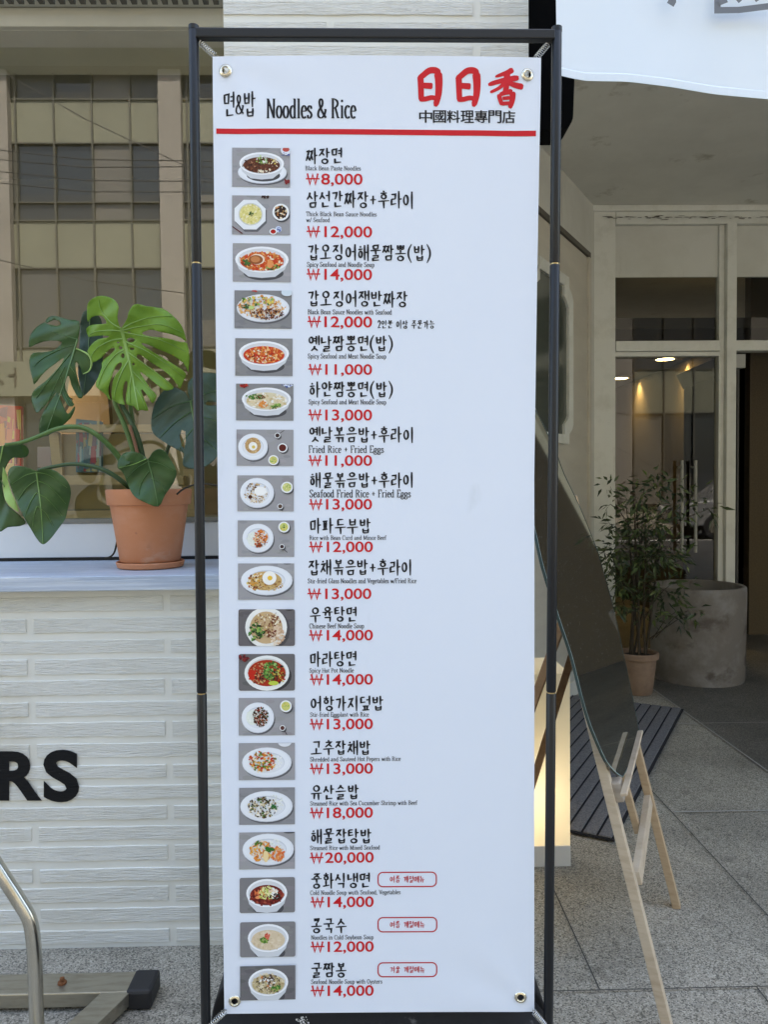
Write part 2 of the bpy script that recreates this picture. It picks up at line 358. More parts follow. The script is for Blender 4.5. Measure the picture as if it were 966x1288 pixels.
# =================================================================== ENTRANCE BUILDING
ent = thing('entrance_building', 'cream building entrance with glass front recessed under a grey soffit', 'building', (2, 5.8, 0))
YB, ZC = 5.75, 3.40
A0 = Vector((1.707, YB, 0)); ad = Vector((-.528, -.849, 0)).normalized(); an = Vector((-ad.y, ad.x, 0))   # splayed side wall, running towards the viewer
if an.dot(Vector((1, -1, 0))) < 0: an = -an
def DW(px, py, off=0.0): return PL(px, py, A0 + an * off, an)
def dwp(s_, z, off=0): return A0 + ad * s_ + an * off + Vector((0, 0, z))
MB().prism([dwp(-.3, 0), dwp(2.7, 0), dwp(2.7, 0) - an * .15, dwp(-.3, 0) - an * .15], (0, 0, ZC)).build('side_wall', M['cream'], ent)
MB().box((PX1 + .003, 1.98, ZC), (7, 6.2, ZC + .25)).build('soffit', M['soffit'], ent)
MB().box((-9, 2.9, 3.65), (9, 12, 13.5)).build('shading_upper_storeys', M['cream'], ent)  # unseen storeys added to keep the sun off facade and pavement
MB().box((6.2, 1.98, 0), (6.9, 12, ZC)).build('right_wall', M['cream'], ent)
# door of the side wall with its ornate window
tl = DW(680, 278); tr_ = DW(735, 322); zt = (tl.z + tr_.z) / 2
s1 = (tr_ - A0).dot(ad); s0 = s1 + 1.5
dr = MB().prism([dwp(s1, .05, .002), dwp(s0, .05, .002), dwp(s0, .05, .022), dwp(s1, .05, .022)], (0, 0, zt - .05)).build('side_door', M['door_cream'], ent, bevel=.004)
MB().prism([dwp(s1 - .05, zt + .003, .002), dwp(s0, zt + .003, .002), dwp(s0, zt + .003, .035), dwp(s1 - .05, zt + .003, .035)], (0, 0, .035)).build('door_lintel', mat('door_lintel', (.12, .11, .09), .7), dr)
MB().prism([dwp(s1 - .055, .0, .002), dwp(s1 - .003, .0, .002), dwp(s1 - .003, .0, .04), dwp(s1 - .055, .0, .04)], (0, 0, zt)).build('door_jamb', M['door_cream'], dr, bevel=.006)
MB().prism([dwp(s1 - .05, .0, .05), dwp(s0, .0, .05), dwp(s0, .0, .14), dwp(s1 - .05, .0, .14)], (0, 0, .10)).build('door_step', M['cream'], ent)
pw = DW(716, 375, .03); wtop = DW(704, 345, .03).z; wbot = DW(704, 558, .03).z
sw1 = (pw - A0).dot(ad); sw0 = sw1 + .75; nb = .09
def notched(s_a, s_b, za, zb, n, nz): return [(s_a + n, za), (s_b - n, za), (s_b - n, za + nz * .5), (s_b - n * .35, za + nz * .75), (s_b, za + nz), (s_b, zb - nz), (s_b - n * .35, zb - nz * .75), (s_b - n, zb - nz * .5), (s_b - n, zb), (s_a + n, zb), (s_a + n, zb - nz * .5), (s_a + n * .35, zb - nz * .75), (s_a, zb - nz), (s_a, za + nz), (s_a + n * .35, za + nz * .75), (s_a + n, za + nz * .5)]
fo = notched(sw1, sw0, wbot, wtop, nb, .13); fi = notched(sw1 + .05, sw0 - .05, wbot + .06, wtop - .06, nb, .13)
fr = MB(); n = len(fo)
for o1, o2 in ((.0225, .06),):
    vs_ = [dwp(*p, .0225) for p in fo] + [dwp(*p, .06) for p in fo] + [dwp(*p, .045) for p in fi] + [dwp(*p, .0225) for p in fi]
    fr.add(vs_, [(k * n + i, k * n + (i + 1) % n, (k + 1) * n + (i + 1) % n, (k + 1) * n + i) for k in range(3) for i in range(n)])
fr.build('window_moulding', M['frame_white'], dr)
MB().add([dwp(*p, .028) for p in fi], [tuple(range(n))]).build('window_pane', mat('side_door_glass', (.10, .112, .095), .12, spec=.5), dr)
# glass front
gf = []
def PB(px, py, Y=YB): return P(px, py, Y)
def zrow(py): return PB(840, py).z
def xcol(px): return PB(px, 500).x
fm = MB(); fm.mid(M['frame_white'])
zt_, zt2, zp, zr1, zr2 = zrow(272), zrow(284), zrow(348.5), zrow(430), zrow(443)
xj0, xj1, xm0, xm1 = xcol(762), xcol(772.5), xcol(908), xcol(922)
fm.box((A0.x - .05, YB - .04, 0), (xj1, YB + .06, ZC - .001))
fm.box((xj1 + .001, YB - .045, zt2), (6.19, YB + .06, zt_ + .02))
fm.box((xm0 + .012, YB - .06, 0), (xm1, YB + .06, zt2 - .001))
fm.box((xm0 - .03, YB - .02, 0), (xm0 + .011, YB + .05, zt2 - .002))
fm.box((xj1 + .001, YB - .05, zr1 - .0), (xm0 - .031, YB + .055, zr2)); fm.box((xm1 + .001, YB - .05, zr1), (6.19, YB + .055, zr2))
fm.box((xj1 + .001, YB - .03, zr2 - .035), (xm0 - .031, YB + .05, zr2 - .002))
fm.box((xj1 + .001, YB - .04, .0), (xm0 - .031, YB + .05, .09))
fm.box((A0.x - .05, YB - .06, zt_ + .021), (6.19, YB + .06, ZC - .001))
for i in range(60):                                   # soot and flaking paint where frame meets soffit
    px = 762 + 260 * rnd.random() ** 1.2; p = P(px, rnd.gauss(273.5, .9), YB - .0606); w_ = rnd.uniform(.006, .04); h_ = rnd.uniform(.001, .0035)
    fm.add([p + Vector((w_ * math.cos(k * 1.05), -.0004 - .00002 * i, h_ * math.sin(k * 1.05) * rnd.uniform(.5, 1.6))) for k in range(6)], [tuple(range(6))], mat('soot', (.10, .09, .07), .9))
gfr = fm.build('glass_front_frame', None, ent, bevel=.004)
up_ = MB(); up_.box((xj1 + .001, YB + .0, zp), (xm0 - .031, YB + .03, zt2 - .002)); up_.box((xm1 + .001, YB, zp), (6.19, YB + .03, zt2 - .002))
up_.build('upper_panel', M['cream'], ent)
for (a, b) in ((xj1 + .001, xm0 - .031), (xm1 + .001, 6.19)):
    MB().add([(a, YB + .02, zr1), (b, YB + .02, zr1), (b, YB + .02, zp), (a, YB + .02, zp)], [(0, 1, 2, 3)]).build('transom_pane', M['transom'], ent)
MB().add([(xj1, YB + .02, .09), (xm0 - .03, YB + .02, .09), (xm0 - .03, YB + .02, zr2), (xj1, YB + .02, zr2)], [(0, 1, 2, 3)]).build('glass_pane', M['doorglass'], ent)
hd = MB()
for px in (858.5, 875.5):  # right-hand bar is the handle's reflection, built as a solid bar
    t0, t1 = PB(px, 579, YB - .05), PB(px, 695, YB - .05); hd.tube([t0, t1], .012, 10)
    for t in (t0, t1): hd.tube([t + Vector((0, 0, -.05 if t is t0 else .05)), t + Vector((0, .07, -.05 if t is t0 else .05))], .008, 8)
hd.build('pull_handle_and_reflection', mat('white_handle_and_reflection', (.36, .36, .33), .35), ent, smooth=True)
# open door leaf at the right, with its dark frame and closer
dl = MB(); dl.box((xm1 + .002, YB + .08, 0.02), (xm1 + .05, YB + .9, zr2 - .05)); dl.box((xcol(936), YB + .1, .02), (xcol(938.5), YB + .14, zr2 - .02))
odo = dl.build('open_door', M['dark_panel'], ent)
MB().box((xm1 + .02, YB - .0, zrow(463)), (xcol(938), YB + .12, zrow(446)), None).build('door_closer', mat('door_closer_paint', (.40, .40, .38), .4), odo)
cb = MB(); q0 = PB(857, 480, 6.3); q1 = PB(905, 460, 5.9); cb.bar(q0, q1, .03, .13, Vector((0, 1, 0))); cb.build('reflected_closer_bar', mat('reflected_bar_grey', (.10, .10, .095), .5), ent)  # solid bar standing in for the closer's dark diagonal reflection
# lobby behind the glass
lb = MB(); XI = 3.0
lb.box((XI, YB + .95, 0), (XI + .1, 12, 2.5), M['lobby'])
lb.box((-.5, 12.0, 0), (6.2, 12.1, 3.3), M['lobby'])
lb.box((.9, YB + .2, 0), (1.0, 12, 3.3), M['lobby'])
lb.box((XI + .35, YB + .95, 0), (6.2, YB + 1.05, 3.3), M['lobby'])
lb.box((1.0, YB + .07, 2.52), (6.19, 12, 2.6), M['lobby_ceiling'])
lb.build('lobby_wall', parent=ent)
for i, (px, py, zz, lab) in enumerate(((780.5, 476, 2.52, 'small warm ceiling downlight nearest the left jamb of the glass front'),
                                       (837, 452, 2.52, 'small warm ceiling downlight seen through the middle of the lower glass pane'),
                                       (927, 412, 2.95, 'small warm downlight seen through the right transom pane'))):
    p = PL(px, py, Vector((0, 0, zz - .012)), Vector((0, 0, 1)))
    t = thing('downlight', lab, 'light', (p.x, p.y, zz), 'lobby downlights')
    MB().lathe((p.x, p.y, zz), [(.105, 0), (.105, -.012), (.085, -.014), (.085, -.004)], 24).build('trim_ring', M['frame_white'], t, smooth=True)
    MB().lathe((p.x, p.y, zz - .006), [(.084, 0), (.06, -.002), (.0001, -.003)], 24).build('lens', emit('warm_lens', (1, .78, .42), 6), t)
    if i < 2:
        L = bpy.data.lights.new('downlight_beam', 'SPOT'); L.energy = 7; L.color = (1, .74, .34); L.spot_size = math.radians(95); L.spot_blend = 1.0; L.shadow_soft_size = .02
        o = bpy.data.objects.new('downlight_beam', L); COL.objects.link(o); o.parent = t; o.location = (2.945 - p.x, 0.0, -.02)

# =================================================================== HANGING CLOTH, SIGN BOX
YC = 1.93
hc = MB(); N = 40; rows = 14
bot = [(697, 93), (720, 99), (738, 102), (790, 103), (840, 109), (900, 119), (966, 125), (1050, 131), (1180, 138)]
def botat(x):
    for (a, b), (c, d) in zip(bot, bot[1:]):
        if a <= x <= c: return b + (d - b) * (x - a) / (c - a)
    return bot[-1][1]
vs_ = []
for j in range(rows + 1):
    for i in range(N + 1):
        px = (697 + 4 * j / rows) + (1180 - 697) * i / N; py = -170 + (botat(px) + 170) * j / rows
        yy = YC + .012 * math.sin(i * .22 + j * .1) + .003 * math.sin(i * .6)
        vs_.append(P(px, py, yy))
fs = [(j * (N + 1) + i, j * (N + 1) + i + 1, (j + 1) * (N + 1) + i + 1, (j + 1) * (N + 1) + i) for j in range(rows) for i in range(N)]
ct = thing('hanging_cloth', 'white cloth banner hanging across the top right corner above the entrance', 'banner', P(900, -100, YC))
clo = hc.add(vs_, fs).build('cloth_sheet', M['cloth'], ct, smooth=True)
hm = MB(); hv = []
for i in range(N + 1):
    px = 701 + (1180 - 701) * i / N
    for dy in (-11, -9.6, -.4): 
        yy = YC + .012 * math.sin(i * .22 + rows * .1) + .003 * math.sin(i * .6); hv.append(P(px, botat(px) + dy, yy - .0022 if dy != -11 else yy - .0006))
hm.add(hv, [(i * 3 + k, i * 3 + k + 1, i * 3 + k + 4, i * 3 + k + 3) for i in range(N) for k in range(2)]).build('cloth_hem', M['cloth'], ct)
lt2 = MB()
def flatpoly(pts, Y): return [P(x, y, Y) for x, y in pts]
def stroke_px(pts, w0, w1=None, n=None):
    """px polyline -> list of left/right edges"""
    w1 = w0 if w1 is None else w1; L = []; R = []
    for i, (x, y) in enumerate(pts):
        a = pts[max(i - 1, 0)]; b = pts[min(i + 1, len(pts) - 1)]; dx, dy = b[0] - a[0], b[1] - a[1]; l = math.hypot(dx, dy) or 1
        w_ = w0 + (w1 - w0) * i / (len(pts) - 1); L.append((x - dy / l * w_ / 2, y + dx / l * w_ / 2)); R.append((x + dy / l * w_ / 2, y - dx / l * w_ / 2))
    return L, R
for k, (st, wd) in enumerate(([(845, -40), (845, 0)], 9), ) if False else enumerate((([(846, -40), (846, -8), (846, 2), (843.5, 6)], 10), ([(903, -30), (903, 10)], 8), ([(899, 13), (930, 12.5), (966, 8), (1010, 6)], 8), ([(899, -26), (1010, -30)], 8), ([(925, -6), (932, 2)], 6), ([(948, -8), (954, 1)], 6), ([(915, 0), (905, 4)], 6))):
    L, R = stroke_px(st, wd); nn = len(st)
    pts = [P(x, y, YC - .040 - .0004 * k) for x, y in L] + [P(x, y, YC - .040 - .0004 * k) for x, y in R]
    lt2.add(pts, [(i, i + 1, nn + i + 1, nn + i) for i in range(nn - 1)])
lt2.build('cloth_lettering', M['grey_ink'], ct)
bx0 = P(640, 100, 2.3); zb_ = P(700, 165, 2.3).z; xr = P(722, 150, 2.3).x; xr2 = P(726, 90, 2.3).x
poly = [(PX1 + .004, zb_), (xr - .05, zb_)] + [(xr - .05 + .05 * math.sin(a * math.pi / 16), zb_ + .05 - .05 * math.cos(a * math.pi / 16)) for a in range(1, 9)] + [(xr2 + .02, zb_ + .8), (PX1 + .004, zb_ + .8)]
tag(MB().prism([(x, 2.3, z) for x, z in poly], (0, .10, 0)).build('sign_box', mat('black_sign_box', (.003, .003, .003), .9, spec=.08), bevel=.006), 'black rounded sign box fixed beside the brick pillar under the white cloth', 'sign')

# =================================================================== MENU STAND
def fit_banner():
    # depth of the top and the bottom edge so that both are 0.60 m wide
    lo = []
    for (a, b) in (((267, 71), (681, 72.5)), ((282, 1275), (672.5, 1273))):
        Y = 1.4
        for _ in range(8): Y *= .60 / (P(*b, Y) - P(*a, Y)).length
        lo.append(Y)
    return lo
YT, YBt = fit_banner()
b00, b10, b01, b11 = P(267, 71, YT), P(681, 72.5, YT), P(282, 1275, YBt), P(672.5, 1273, YBt)
bc = (b00 + b10 + b01 + b11) / 4
bn = ((b10 - b00) + (b11 - b01)).cross((b01 - b00) + (b11 - b10)).normalized()
if bn.y > 0: bn = -bn
def ripple(px, py):
    u = (px - 270) / 405; v = (py - 70) / 1205
    cr = 0.0
    for (ex, ey, sx, sy) in ((0, 0, 1, 1), (1, 0, -1, 1), (0, 1, 1, -1), (1, 1, -1, -1)):   # pull creases from the eyelets
        a = (u - ex) * sx * .33; b = (v - ey) * sy; dd = math.hypot(a, b) + .01
        cr += .0010 * math.sin(9 * math.atan2(b, a + .001)) * math.exp(-((dd - .06) / .05) ** 2)
    return cr + .0034 * math.sin(5.2 * u + 1.5 * v) * math.sin(math.pi * min(max(v, 0), 1)) + .0016 * math.sin(9 * v + 3 * u) + .004 * (max(0, .08 - v) / .08) ** 2 * math.sin(math.pi * u)
def B(px, py, off=0.0): return PL(px, py, bc, bn) + bn * (ripple(px, py) + off)

stand = thing('banner_stand', 'tall black metal banner frame standing on a black water-filled base', 'stand', (bc.x, bc.y, 0))
def lerp(a, b, t): return a + (b - a) * t
def post(top, bottom, ztop, zbot, joints, label):
    pt, pb = P(*top, YT), P(*bottom, YBt)
    d = (pb - pt) / (pt.z - pb.z)
    def at(z): return pt + d * (pt.z - z)
    mb = MB(); R = .0093
    cuts = sorted([at(ztop).z] + [PL(0, 0, pt, bn).z * 0 + pt.z + (pb.z - pt.z) * ((j - top[1]) / (bottom[1] - top[1])) for j in joints] + [zbot], reverse=True)
    for a, b in zip(cuts, cuts[1:]):
        gap = .0012
        ring = []
        # rounded square section with a shallow groove on the front
        mb.tube([at(a - gap), at(a - gap - .002), at(b + gap + .002), at(b + gap)], [R - .001, R, R, R - .001], 20)
    o = mb.build('post', M['black'], stand, smooth=True)
    for j in cuts[1:-1]: MB().tube([at(j + .0016), at(j - .0016)], R - .0012, 20).build('joint_ring', mat('brass_joint', (.45, .33, .16), .35, metal=1), o, smooth=True)
    return at
zt0 = P(243, 35, YT).z
atL = post((243.2, 36), (258.6, 1288), zt0 - .002, .09, (318, 855), '')
atR = post((700.6, 38), (690, 1288), zt0 - .002, .09, (319, 854), '')
tb = MB(); p0, p1 = P(246, 43.5, YT), P(698, 45.5, YT)
tb.bar(p0, p1, .017, .018, Vector((0, 1, 0))); tb.build('top_bar', M['black'], stand, bevel=.0025)
for q in (P(243.2, 35.5, YT), P(700.6, 37.5, YT)): MB().tube([q + Vector((0, 0, .004)), q + Vector((0, 0, -.004))], .0096, 20).build('end_cap', M['black'], stand, smooth=True)
yb0 = bc.y + .02 + (YBt - bc.y)
lbz = MB(); lbz.bar(Vector((atL(.10).x, atL(.1).y, .10)), Vector((atR(.10).x, atR(.1).y, .10)), .02, .02, Vector((0, 1, 0))); lbz.build('bottom_bar', M['black'], stand)
# base tank, built as a rounded body
tk = MB(); xa, xb = P(262, 1270, 1.52).x, P(690, 1270, 1.52).x; zt_k = P(480, 1268, 1.52).z
prof = []
yf = YBt + .012; depth = .34
def rr(ins):  # rounded rectangle loop in plan
    out = []; r = .07 - ins * .3
    for (cx, cy_, a0) in ((xb - ins - r, yf + ins + r, -90), (xb - ins - r, yf + depth - ins - r, 0), (xa + ins + r, yf + depth - ins - r, 90), (xa + ins + r, yf + ins + r, 180)):
        for k in range(7):
            a = math.radians(a0 + 15 * k); out.append((cx + r * math.cos(a), cy_ + r * math.sin(a)))
    return out
loops = [(0.012, .0), (0, .012), (0, zt_k - .05), (.006, zt_k - .028), (.02, zt_k - .010), (.045, zt_k), (.06, zt_k + .002)]
ng = 28
for ins, z in loops: tk.v += [(x, y, z) for x, y in rr(ins)]
for l in range(len(loops) - 1):
    for i in range(ng): tk.f.append((l * ng + i, l * ng + (i + 1) % ng, (l + 1) * ng + (i + 1) % ng, (l + 1) * ng + i)); tk.mi.append(0)
tk.f.append(tuple(range((len(loops) - 1) * ng, len(loops) * ng))); tk.mi.append(0)
tank = tk.build('water_tank', M['tank'], stand, smooth=True)
# side lobes of the tank that show beside the banner
def lobe_geo(px0, px1, ytop, sgn):
    Yl = YBt + .09; pts = []
    x0 = P(px0, 1250, Yl).x; x1 = P(px1, 1250, Yl).x; zt1 = P(px1, ytop, Yl).z; zb1 = .02
    for k in range(13):
        a = math.pi / 2 * k / 12; pts.append((x0 + (x1 - x0) * (1 - math.cos(a)), Yl, zt1 - .10 + .10 * math.sin(a)))
    pts += [(x1, Yl, zb1), (x0, Yl, zb1)]
    MB().prism(pts, (0, .16, 0)).build('tank_shoulder', M['tank'], stand, bevel=.004)
lobe_geo(264, 292, 1236, 1); lobe_geo(691, 664, 1242, -1)
blot = MB()
for i in range(26):
    cx, cy_ = 381 + rnd.gauss(0, 4), 1284 + rnd.gauss(0, 3); r = rnd.uniform(.4, 1.5)
    blot.add([P(cx + r * math.cos(k * 1.05 + i), cy_ + r * math.sin(k * 1.05 + i) * rnd.uniform(.6, 1.3), yf - .001 - .00004 * i) for k in range(6)], [tuple(range(6))])
blot.build('white_splash', mat('white_splash', (.6, .6, .6), .8), tank)
def spring(a, b, eye):
    a = Vector(a); b = Vector(b); d = b - a; L = d.length; t = d.normalized(); x = t.orthogonal().normalized(); y = t.cross(x); pts = []
    turns = 9; n = turns * 12; r = .0052
    pts += [a - t * .010, a - t * .004]
    for i in range(n + 1):
        q = 2 * math.pi * turns * i / n; pts.append(a + t * (L * i / n) + (x * math.cos(q) + y * math.sin(q)) * r)
    pts += [b + t * .004, eye + bn * -.004]
    MB().tube(pts, .00085, 6).build('spring', M['steel'], stand, smooth=True)
    hk = MB(); ring = [a - t * .012 + (t * math.cos(k * .6) + x * math.sin(k * .6)) * .006 for k in range(11)]; hk.tube(ring, .0012, 6); hk.build('hook', M['steel'], stand, smooth=True)
EY = [(283.5, 89.5), (664, 94), (295, 1259), (655, 1254.5)]
spring(P(251, 53, YT + .006), P(271, 71, YT + .006), B(*EY[0])); spring(P(690, 55, YT + .006), P(674, 74, YT + .006), B(*EY[1]))
spring(P(263, 1291, YBt - .008), P(282.5, 1272.5, YBt - .008), B(282, 1272, -.004)); spring(P(686, 1289, YBt - .008), P(672, 1273, YBt - .008), B(671, 1271, -.004))

# =================================================================== MENU BANNER
ban = thing('menu_banner', 'white vinyl menu banner with dish photos and red prices, hung in black frame', 'banner', tuple(bc))
def pip(x, y, poly):
    c = False; j = len(poly) - 1
    for i in range(len(poly)):
        xi, yi = poly[i]; xj, yj = poly[j]
        if (yi > y) != (yj > y) and x < (xj - xi) * (y - yi) / (yj - yi) + xi: c = not c
        j = i
    return c
def cdt(outer, holes, step, jit=0.0):
    """triangulated sheet with inner points: (points, triangles)"""
    vs_ = []; es = []
    for lp in [outer] + holes:
        o = len(vs_); vs_ += [Vector(p) for p in lp]; es += [(o + i, o + (i + 1) % len(lp)) for i in range(len(lp))]
    xs = [p[0] for p in outer]; ys = [p[1] for p in outer]
    y = min(ys) + step / 2; k = 0
    while y < max(ys):
        x = min(xs) + step / 2 + (step / 2 if k % 2 else 0)
        while x < max(xs):
            if pip(x, y, outer) and not any(pip(x, y, h) for h in holes): vs_.append(Vector((x, y)))
            x += step
        y += step; k += 1
    r = delaunay_2d_cdt(vs_, es, [], 0, 1e-5)
    pts = r[0]; tris = []
    for f in r[2]:
        cx = sum(pts[i].x for i in f) / 3; cy_ = sum(pts[i].y for i in f) / 3
        if pip(cx, cy_, outer) and not any(pip(cx, cy_, h) for h in holes): tris.append(tuple(f))
    return [(p.x, p.y) for p in pts], tris
def circ(cx, cy_, r, n=20, ry=None): return [(cx + r * math.cos(2 * math.pi * i / n), cy_ + (ry or r) * math.sin(2 * math.pi * i / n)) for i in range(n)]
outer = []
def seg(a, b, n): return [(a[0] + (b[0] - a[0]) * i / n, a[1] + (b[1] - a[1]) * i / n) for i in range(n)]
outer = seg((267, 71), (681, 72.5), 20) + seg((681, 72.5), (672.3, 600), 24) + seg((672.3, 600), (672.5, 1273), 30) + seg((672.5, 1273), (282, 1275), 20) + seg((282, 1275), (267, 71), 54)
pts, tris = cdt(outer, [circ(x, y, 4.2, 16) for x, y in EY], 11)
vsheet = MB().add([B(x, y) for x, y in pts], tris)
sheet = vsheet.build('banner_sheet', M['vinyl'], ban, smooth=True)
# make sure the sheet's faces look at the camera so that the thickness goes backwards
if sheet.data.polygons[0].normal.dot(bn) < 0: sheet.data.flip_normals()
for x, y in EY:
    c = B(x, y, .001); e1 = (B(x + 1, y) - B(x - 1, y)).normalized(); e2 = bn.cross(e1); rg = MB(); n = 28; prof = ((.0062, -.001), (.0062, .0012), (.0075, .0022), (.0100, .0016), (.0117, -.0004))
    for (r, h) in prof: rg.v += [tuple(c + (e1 * math.cos(2 * math.pi * i / n) + e2 * math.sin(2 * math.pi * i / n)) * r + bn * h) for i in range(n)]
    for l in range(len(prof) - 1):
        for i in range(n): rg.f.append((l * n + i, l * n + (i + 1) % n, (l + 1) * n + (i + 1) % n, (l + 1) * n + i)); rg.mi.append(0)
    rg.build('eyelet', M['brass'], ban, smooth=True)
OFF = .0005
INK_K, INK_R = prt((24, 24, 30)), prt((205, 32, 40))
class Ink:
    """flat print on the banner, in photograph pixels"""
    def __init__(s): s.mb = MB(); s.k = 0; s.flat = None
    def lift(s): s.k = (s.k + 1) % 24; return OFF + s.k * .000012
    def poly(s, pts, m, off=None):
        o = s.lift() if off is None else off; f = s.flat or B; s.mb.add([f(x, y, o) for x, y in pts], [tuple(range(len(pts)))], m)
    def text(s, body, x0, x1, yt, yb, m, offset=0.0, ref=None):
        """yb is the baseline, yt the cap top"""
        vs_, fs, a, b, c, d = text_geo(body, offset); cap = text_geo(ref or '0', offset); o = s.lift()
        sy = (yb - yt) / (cap[5] - cap[4])
        s.mb.add([B(x0 + (x1 - x0) * (x - a) / (b - a), yb - (y - cap[4]) * sy, o) for x, y in vs_], fs, m)
    def stroke(s, pts, wf, m):
        """wf(t, dx, dy) gives the width along a polyline"""
        n = len(pts); L = []; R = []; o = s.lift()
        tot = sum(math.dist(a, b) for a, b in zip(pts, pts[1:])) or 1; acc = 0
        for i, (x, y) in enumerate(pts):
            if i: acc += math.dist(pts[i - 1], pts[i])
            d1 = (pts[i][0] - pts[i - 1][0], pts[i][1] - pts[i - 1][1]) if i else None
            d2 = (pts[i + 1][0] - pts[i][0], pts[i + 1][1] - pts[i][1]) if i < n - 1 else None
            def nz(d):
                l = math.hypot(*d) or 1; return (d[0] / l, d[1] / l)
            a = nz(d1) if d1 else nz(d2); b = nz(d2) if d2 else nz(d1)
            tx, ty = a[0] + b[0], a[1] + b[1]; l = math.hypot(tx, ty) or 1; tx /= l; ty /= l
            w_ = wf(acc / tot, tx, ty) / max(.6, (a[0] * tx + a[1] * ty)) / 2
            L.append((x - ty * w_, y + tx * w_)); R.append((x + ty * w_, y - tx * w_))
        s.mb.add([B(x, y, o) for x, y in L] + [B(x, y, o) for x, y in R], [(i, i + 1, n + i + 1, n + i) for i in range(n - 1)], m)
    def build(s, name, parent=ban): return s.mb.build(name, None, parent)
def curve(pts, n=4):
    """Catmull-Rom through points"""
    if len(pts) < 3: return pts
    out = []
    for i in range(len(pts) - 1):
        p0 = pts[max(i - 1, 0)]; p1 = pts[i]; p2 = pts[i + 1]; p3 = pts[min(i + 2, len(pts) - 1)]
        for k in range(n):
            t = k / n
            out.append(tuple(.5 * (2 * p1[j] + (p2[j] - p0[j]) * t + (2 * p0[j] - 5 * p1[j] + 4 * p2[j] - p3[j]) * t * t + (3 * p1[j] - p0[j] - 3 * p2[j] + p3[j]) * t ** 3) for j in (0, 1)))
    out.append(pts[-1]); return out

# ---- brush Hangul, composed from jamo strokes
O_ = lambda cx=.5, cy_=.5, r=.36, ry=.40: [(cx + r * math.sin(2 * math.pi * i / 14 - .5), cy_ - ry * math.cos(2 * math.pi * i / 14 - .5)) for i in range(15)]
CONS = {
 'ㄱ': [[(.08, .16), (.84, .10), (.80, .45), (.58, .98)]], 'ㄱb': [[(.08, .15), (.86, .10), (.82, .98)]], 'ㄴ': [[(.16, .05), (.17, .80), (.95, .70)]],
 'ㄷ': [[(.12, .12), (.86, .06)], [(.17, .12), (.18, .86), (.95, .78)]], 'ㄹ': [[(.10, .08), (.82, .04), (.80, .45)], [(.14, .48), (.80, .44)], [(.14, .48), (.15, .92), (.95, .84)]],
 'ㅁ': [[(.14, .10), (.20, .92)], [(.14, .14), (.86, .06), (.80, .90)], [(.20, .86), (.80, .82)]],
 'ㅂ': [[(.16, .02), (.20, .92)], [(.84, .0), (.82, .92)], [(.20, .46), (.82, .42)], [(.20, .88), (.82, .84)]],
 'ㅅ': [[(.52, .02), (.44, .45), (.06, .95)], [(.46, .42), (.94, .88)]], 'ㅇ': [O_()],
 'ㅈ': [[(.10, .14), (.84, .06), (.50, .50), (.06, .95)], [(.50, .46), (.94, .88)]],
 'ㅊ': [[(.40, -.06), (.60, .06)], [(.10, .26), (.84, .20), (.50, .56), (.06, .98)], [(.50, .54), (.94, .92)]],
 'ㅋ': [[(.08, .14), (.84, .08), (.80, .45), (.58, .98)], [(.10, .48), (.78, .42)]], 'ㅌ': [[(.14, .08), (.86, .02)], [(.18, .46), (.80, .42)], [(.16, .08), (.18, .88), (.95, .80)]],
 'ㅍ': [[(.06, .12), (.92, .06)], [(.32, .12), (.36, .84)], [(.68, .10), (.64, .82)], [(.02, .90), (.96, .82)]],
 'ㅎ': [[(.38, -.06), (.62, .04)], [(.08, .24), (.92, .18)], O_(.5, .66, .30, .28)]}
VOW = {
 'ㅏ': [[(.40, -.02), (.42, 1.02)], [(.42, .48), (.98, .44)]], 'ㅑ': [[(.38, -.02), (.40, 1.02)], [(.40, .34), (.96, .32)], [(.40, .62), (.96, .60)]],
 'ㅓ': [[(.70, -.02), (.72, 1.02)], [(.08, .46), (.70, .44)]], 'ㅕ': [[(.70, -.02), (.72, 1.02)], [(.08, .32), (.70, .30)], [(.08, .60), (.70, .58)]],
 'ㅣ': [[(.55, -.02), (.57, 1.02)]], 'ㅐ': [[(.22, .02), (.24, .96)], [(.80, -.02), (.82, 1.02)], [(.24, .48), (.80, .46)]],
 'ㅔ': [[(.0, .46), (.42, .44)], [(.42, .04), (.43, .94)], [(.86, -.02), (.88, 1.02)]], 'ㅖ': [[(.0, .32), (.42, .30)], [(.0, .58), (.42, .56)], [(.42, .04), (.43, .94)], [(.86, -.02), (.88, 1.02)]],
 'ㅗ': [[(.5, .0), (.5, .70)], [(.0, .82), (1.0, .72)]], 'ㅜ': [[(.0, .22), (1.0, .12)], [(.5, .2), (.52, 1.05)]], 'ㅠ': [[(.0, .22), (1.0, .12)], [(.32, .2), (.28, .95)], [(.68, .18), (.70, 1.05)]],
 'ㅛ': [[(.32, .0), (.32, .7)], [(.68, .0), (.68, .7)], [(.0, .82), (1.0, .72)]], 'ㅡ': [[(.0, .55), (1.0, .42)]]}
LJ = 'ㄱㄲㄴㄷㄸㄹㅁㅂㅃㅅㅆㅇㅈㅉㅊㅋㅌㅍㅎ'; VJ = 'ㅏㅐㅑㅒㅓㅔㅕㅖㅗㅘㅙㅚㅛㅜㅝㅞㅟㅠㅡㅢㅣ'
TJ = ['', 'ㄱ', 'ㄲ', 'ㄳ', 'ㄴ', 'ㄵ', 'ㄶ', 'ㄷ', 'ㄹ', 'ㄺ', 'ㄻ', 'ㄼ', 'ㄽ', 'ㄾ', 'ㄿ', 'ㅀ', 'ㅁ', 'ㅂ', 'ㅄ', 'ㅅ', 'ㅆ', 'ㅇ', 'ㅈ', 'ㅊ', 'ㅋ', 'ㅌ', 'ㅍ', 'ㅎ']
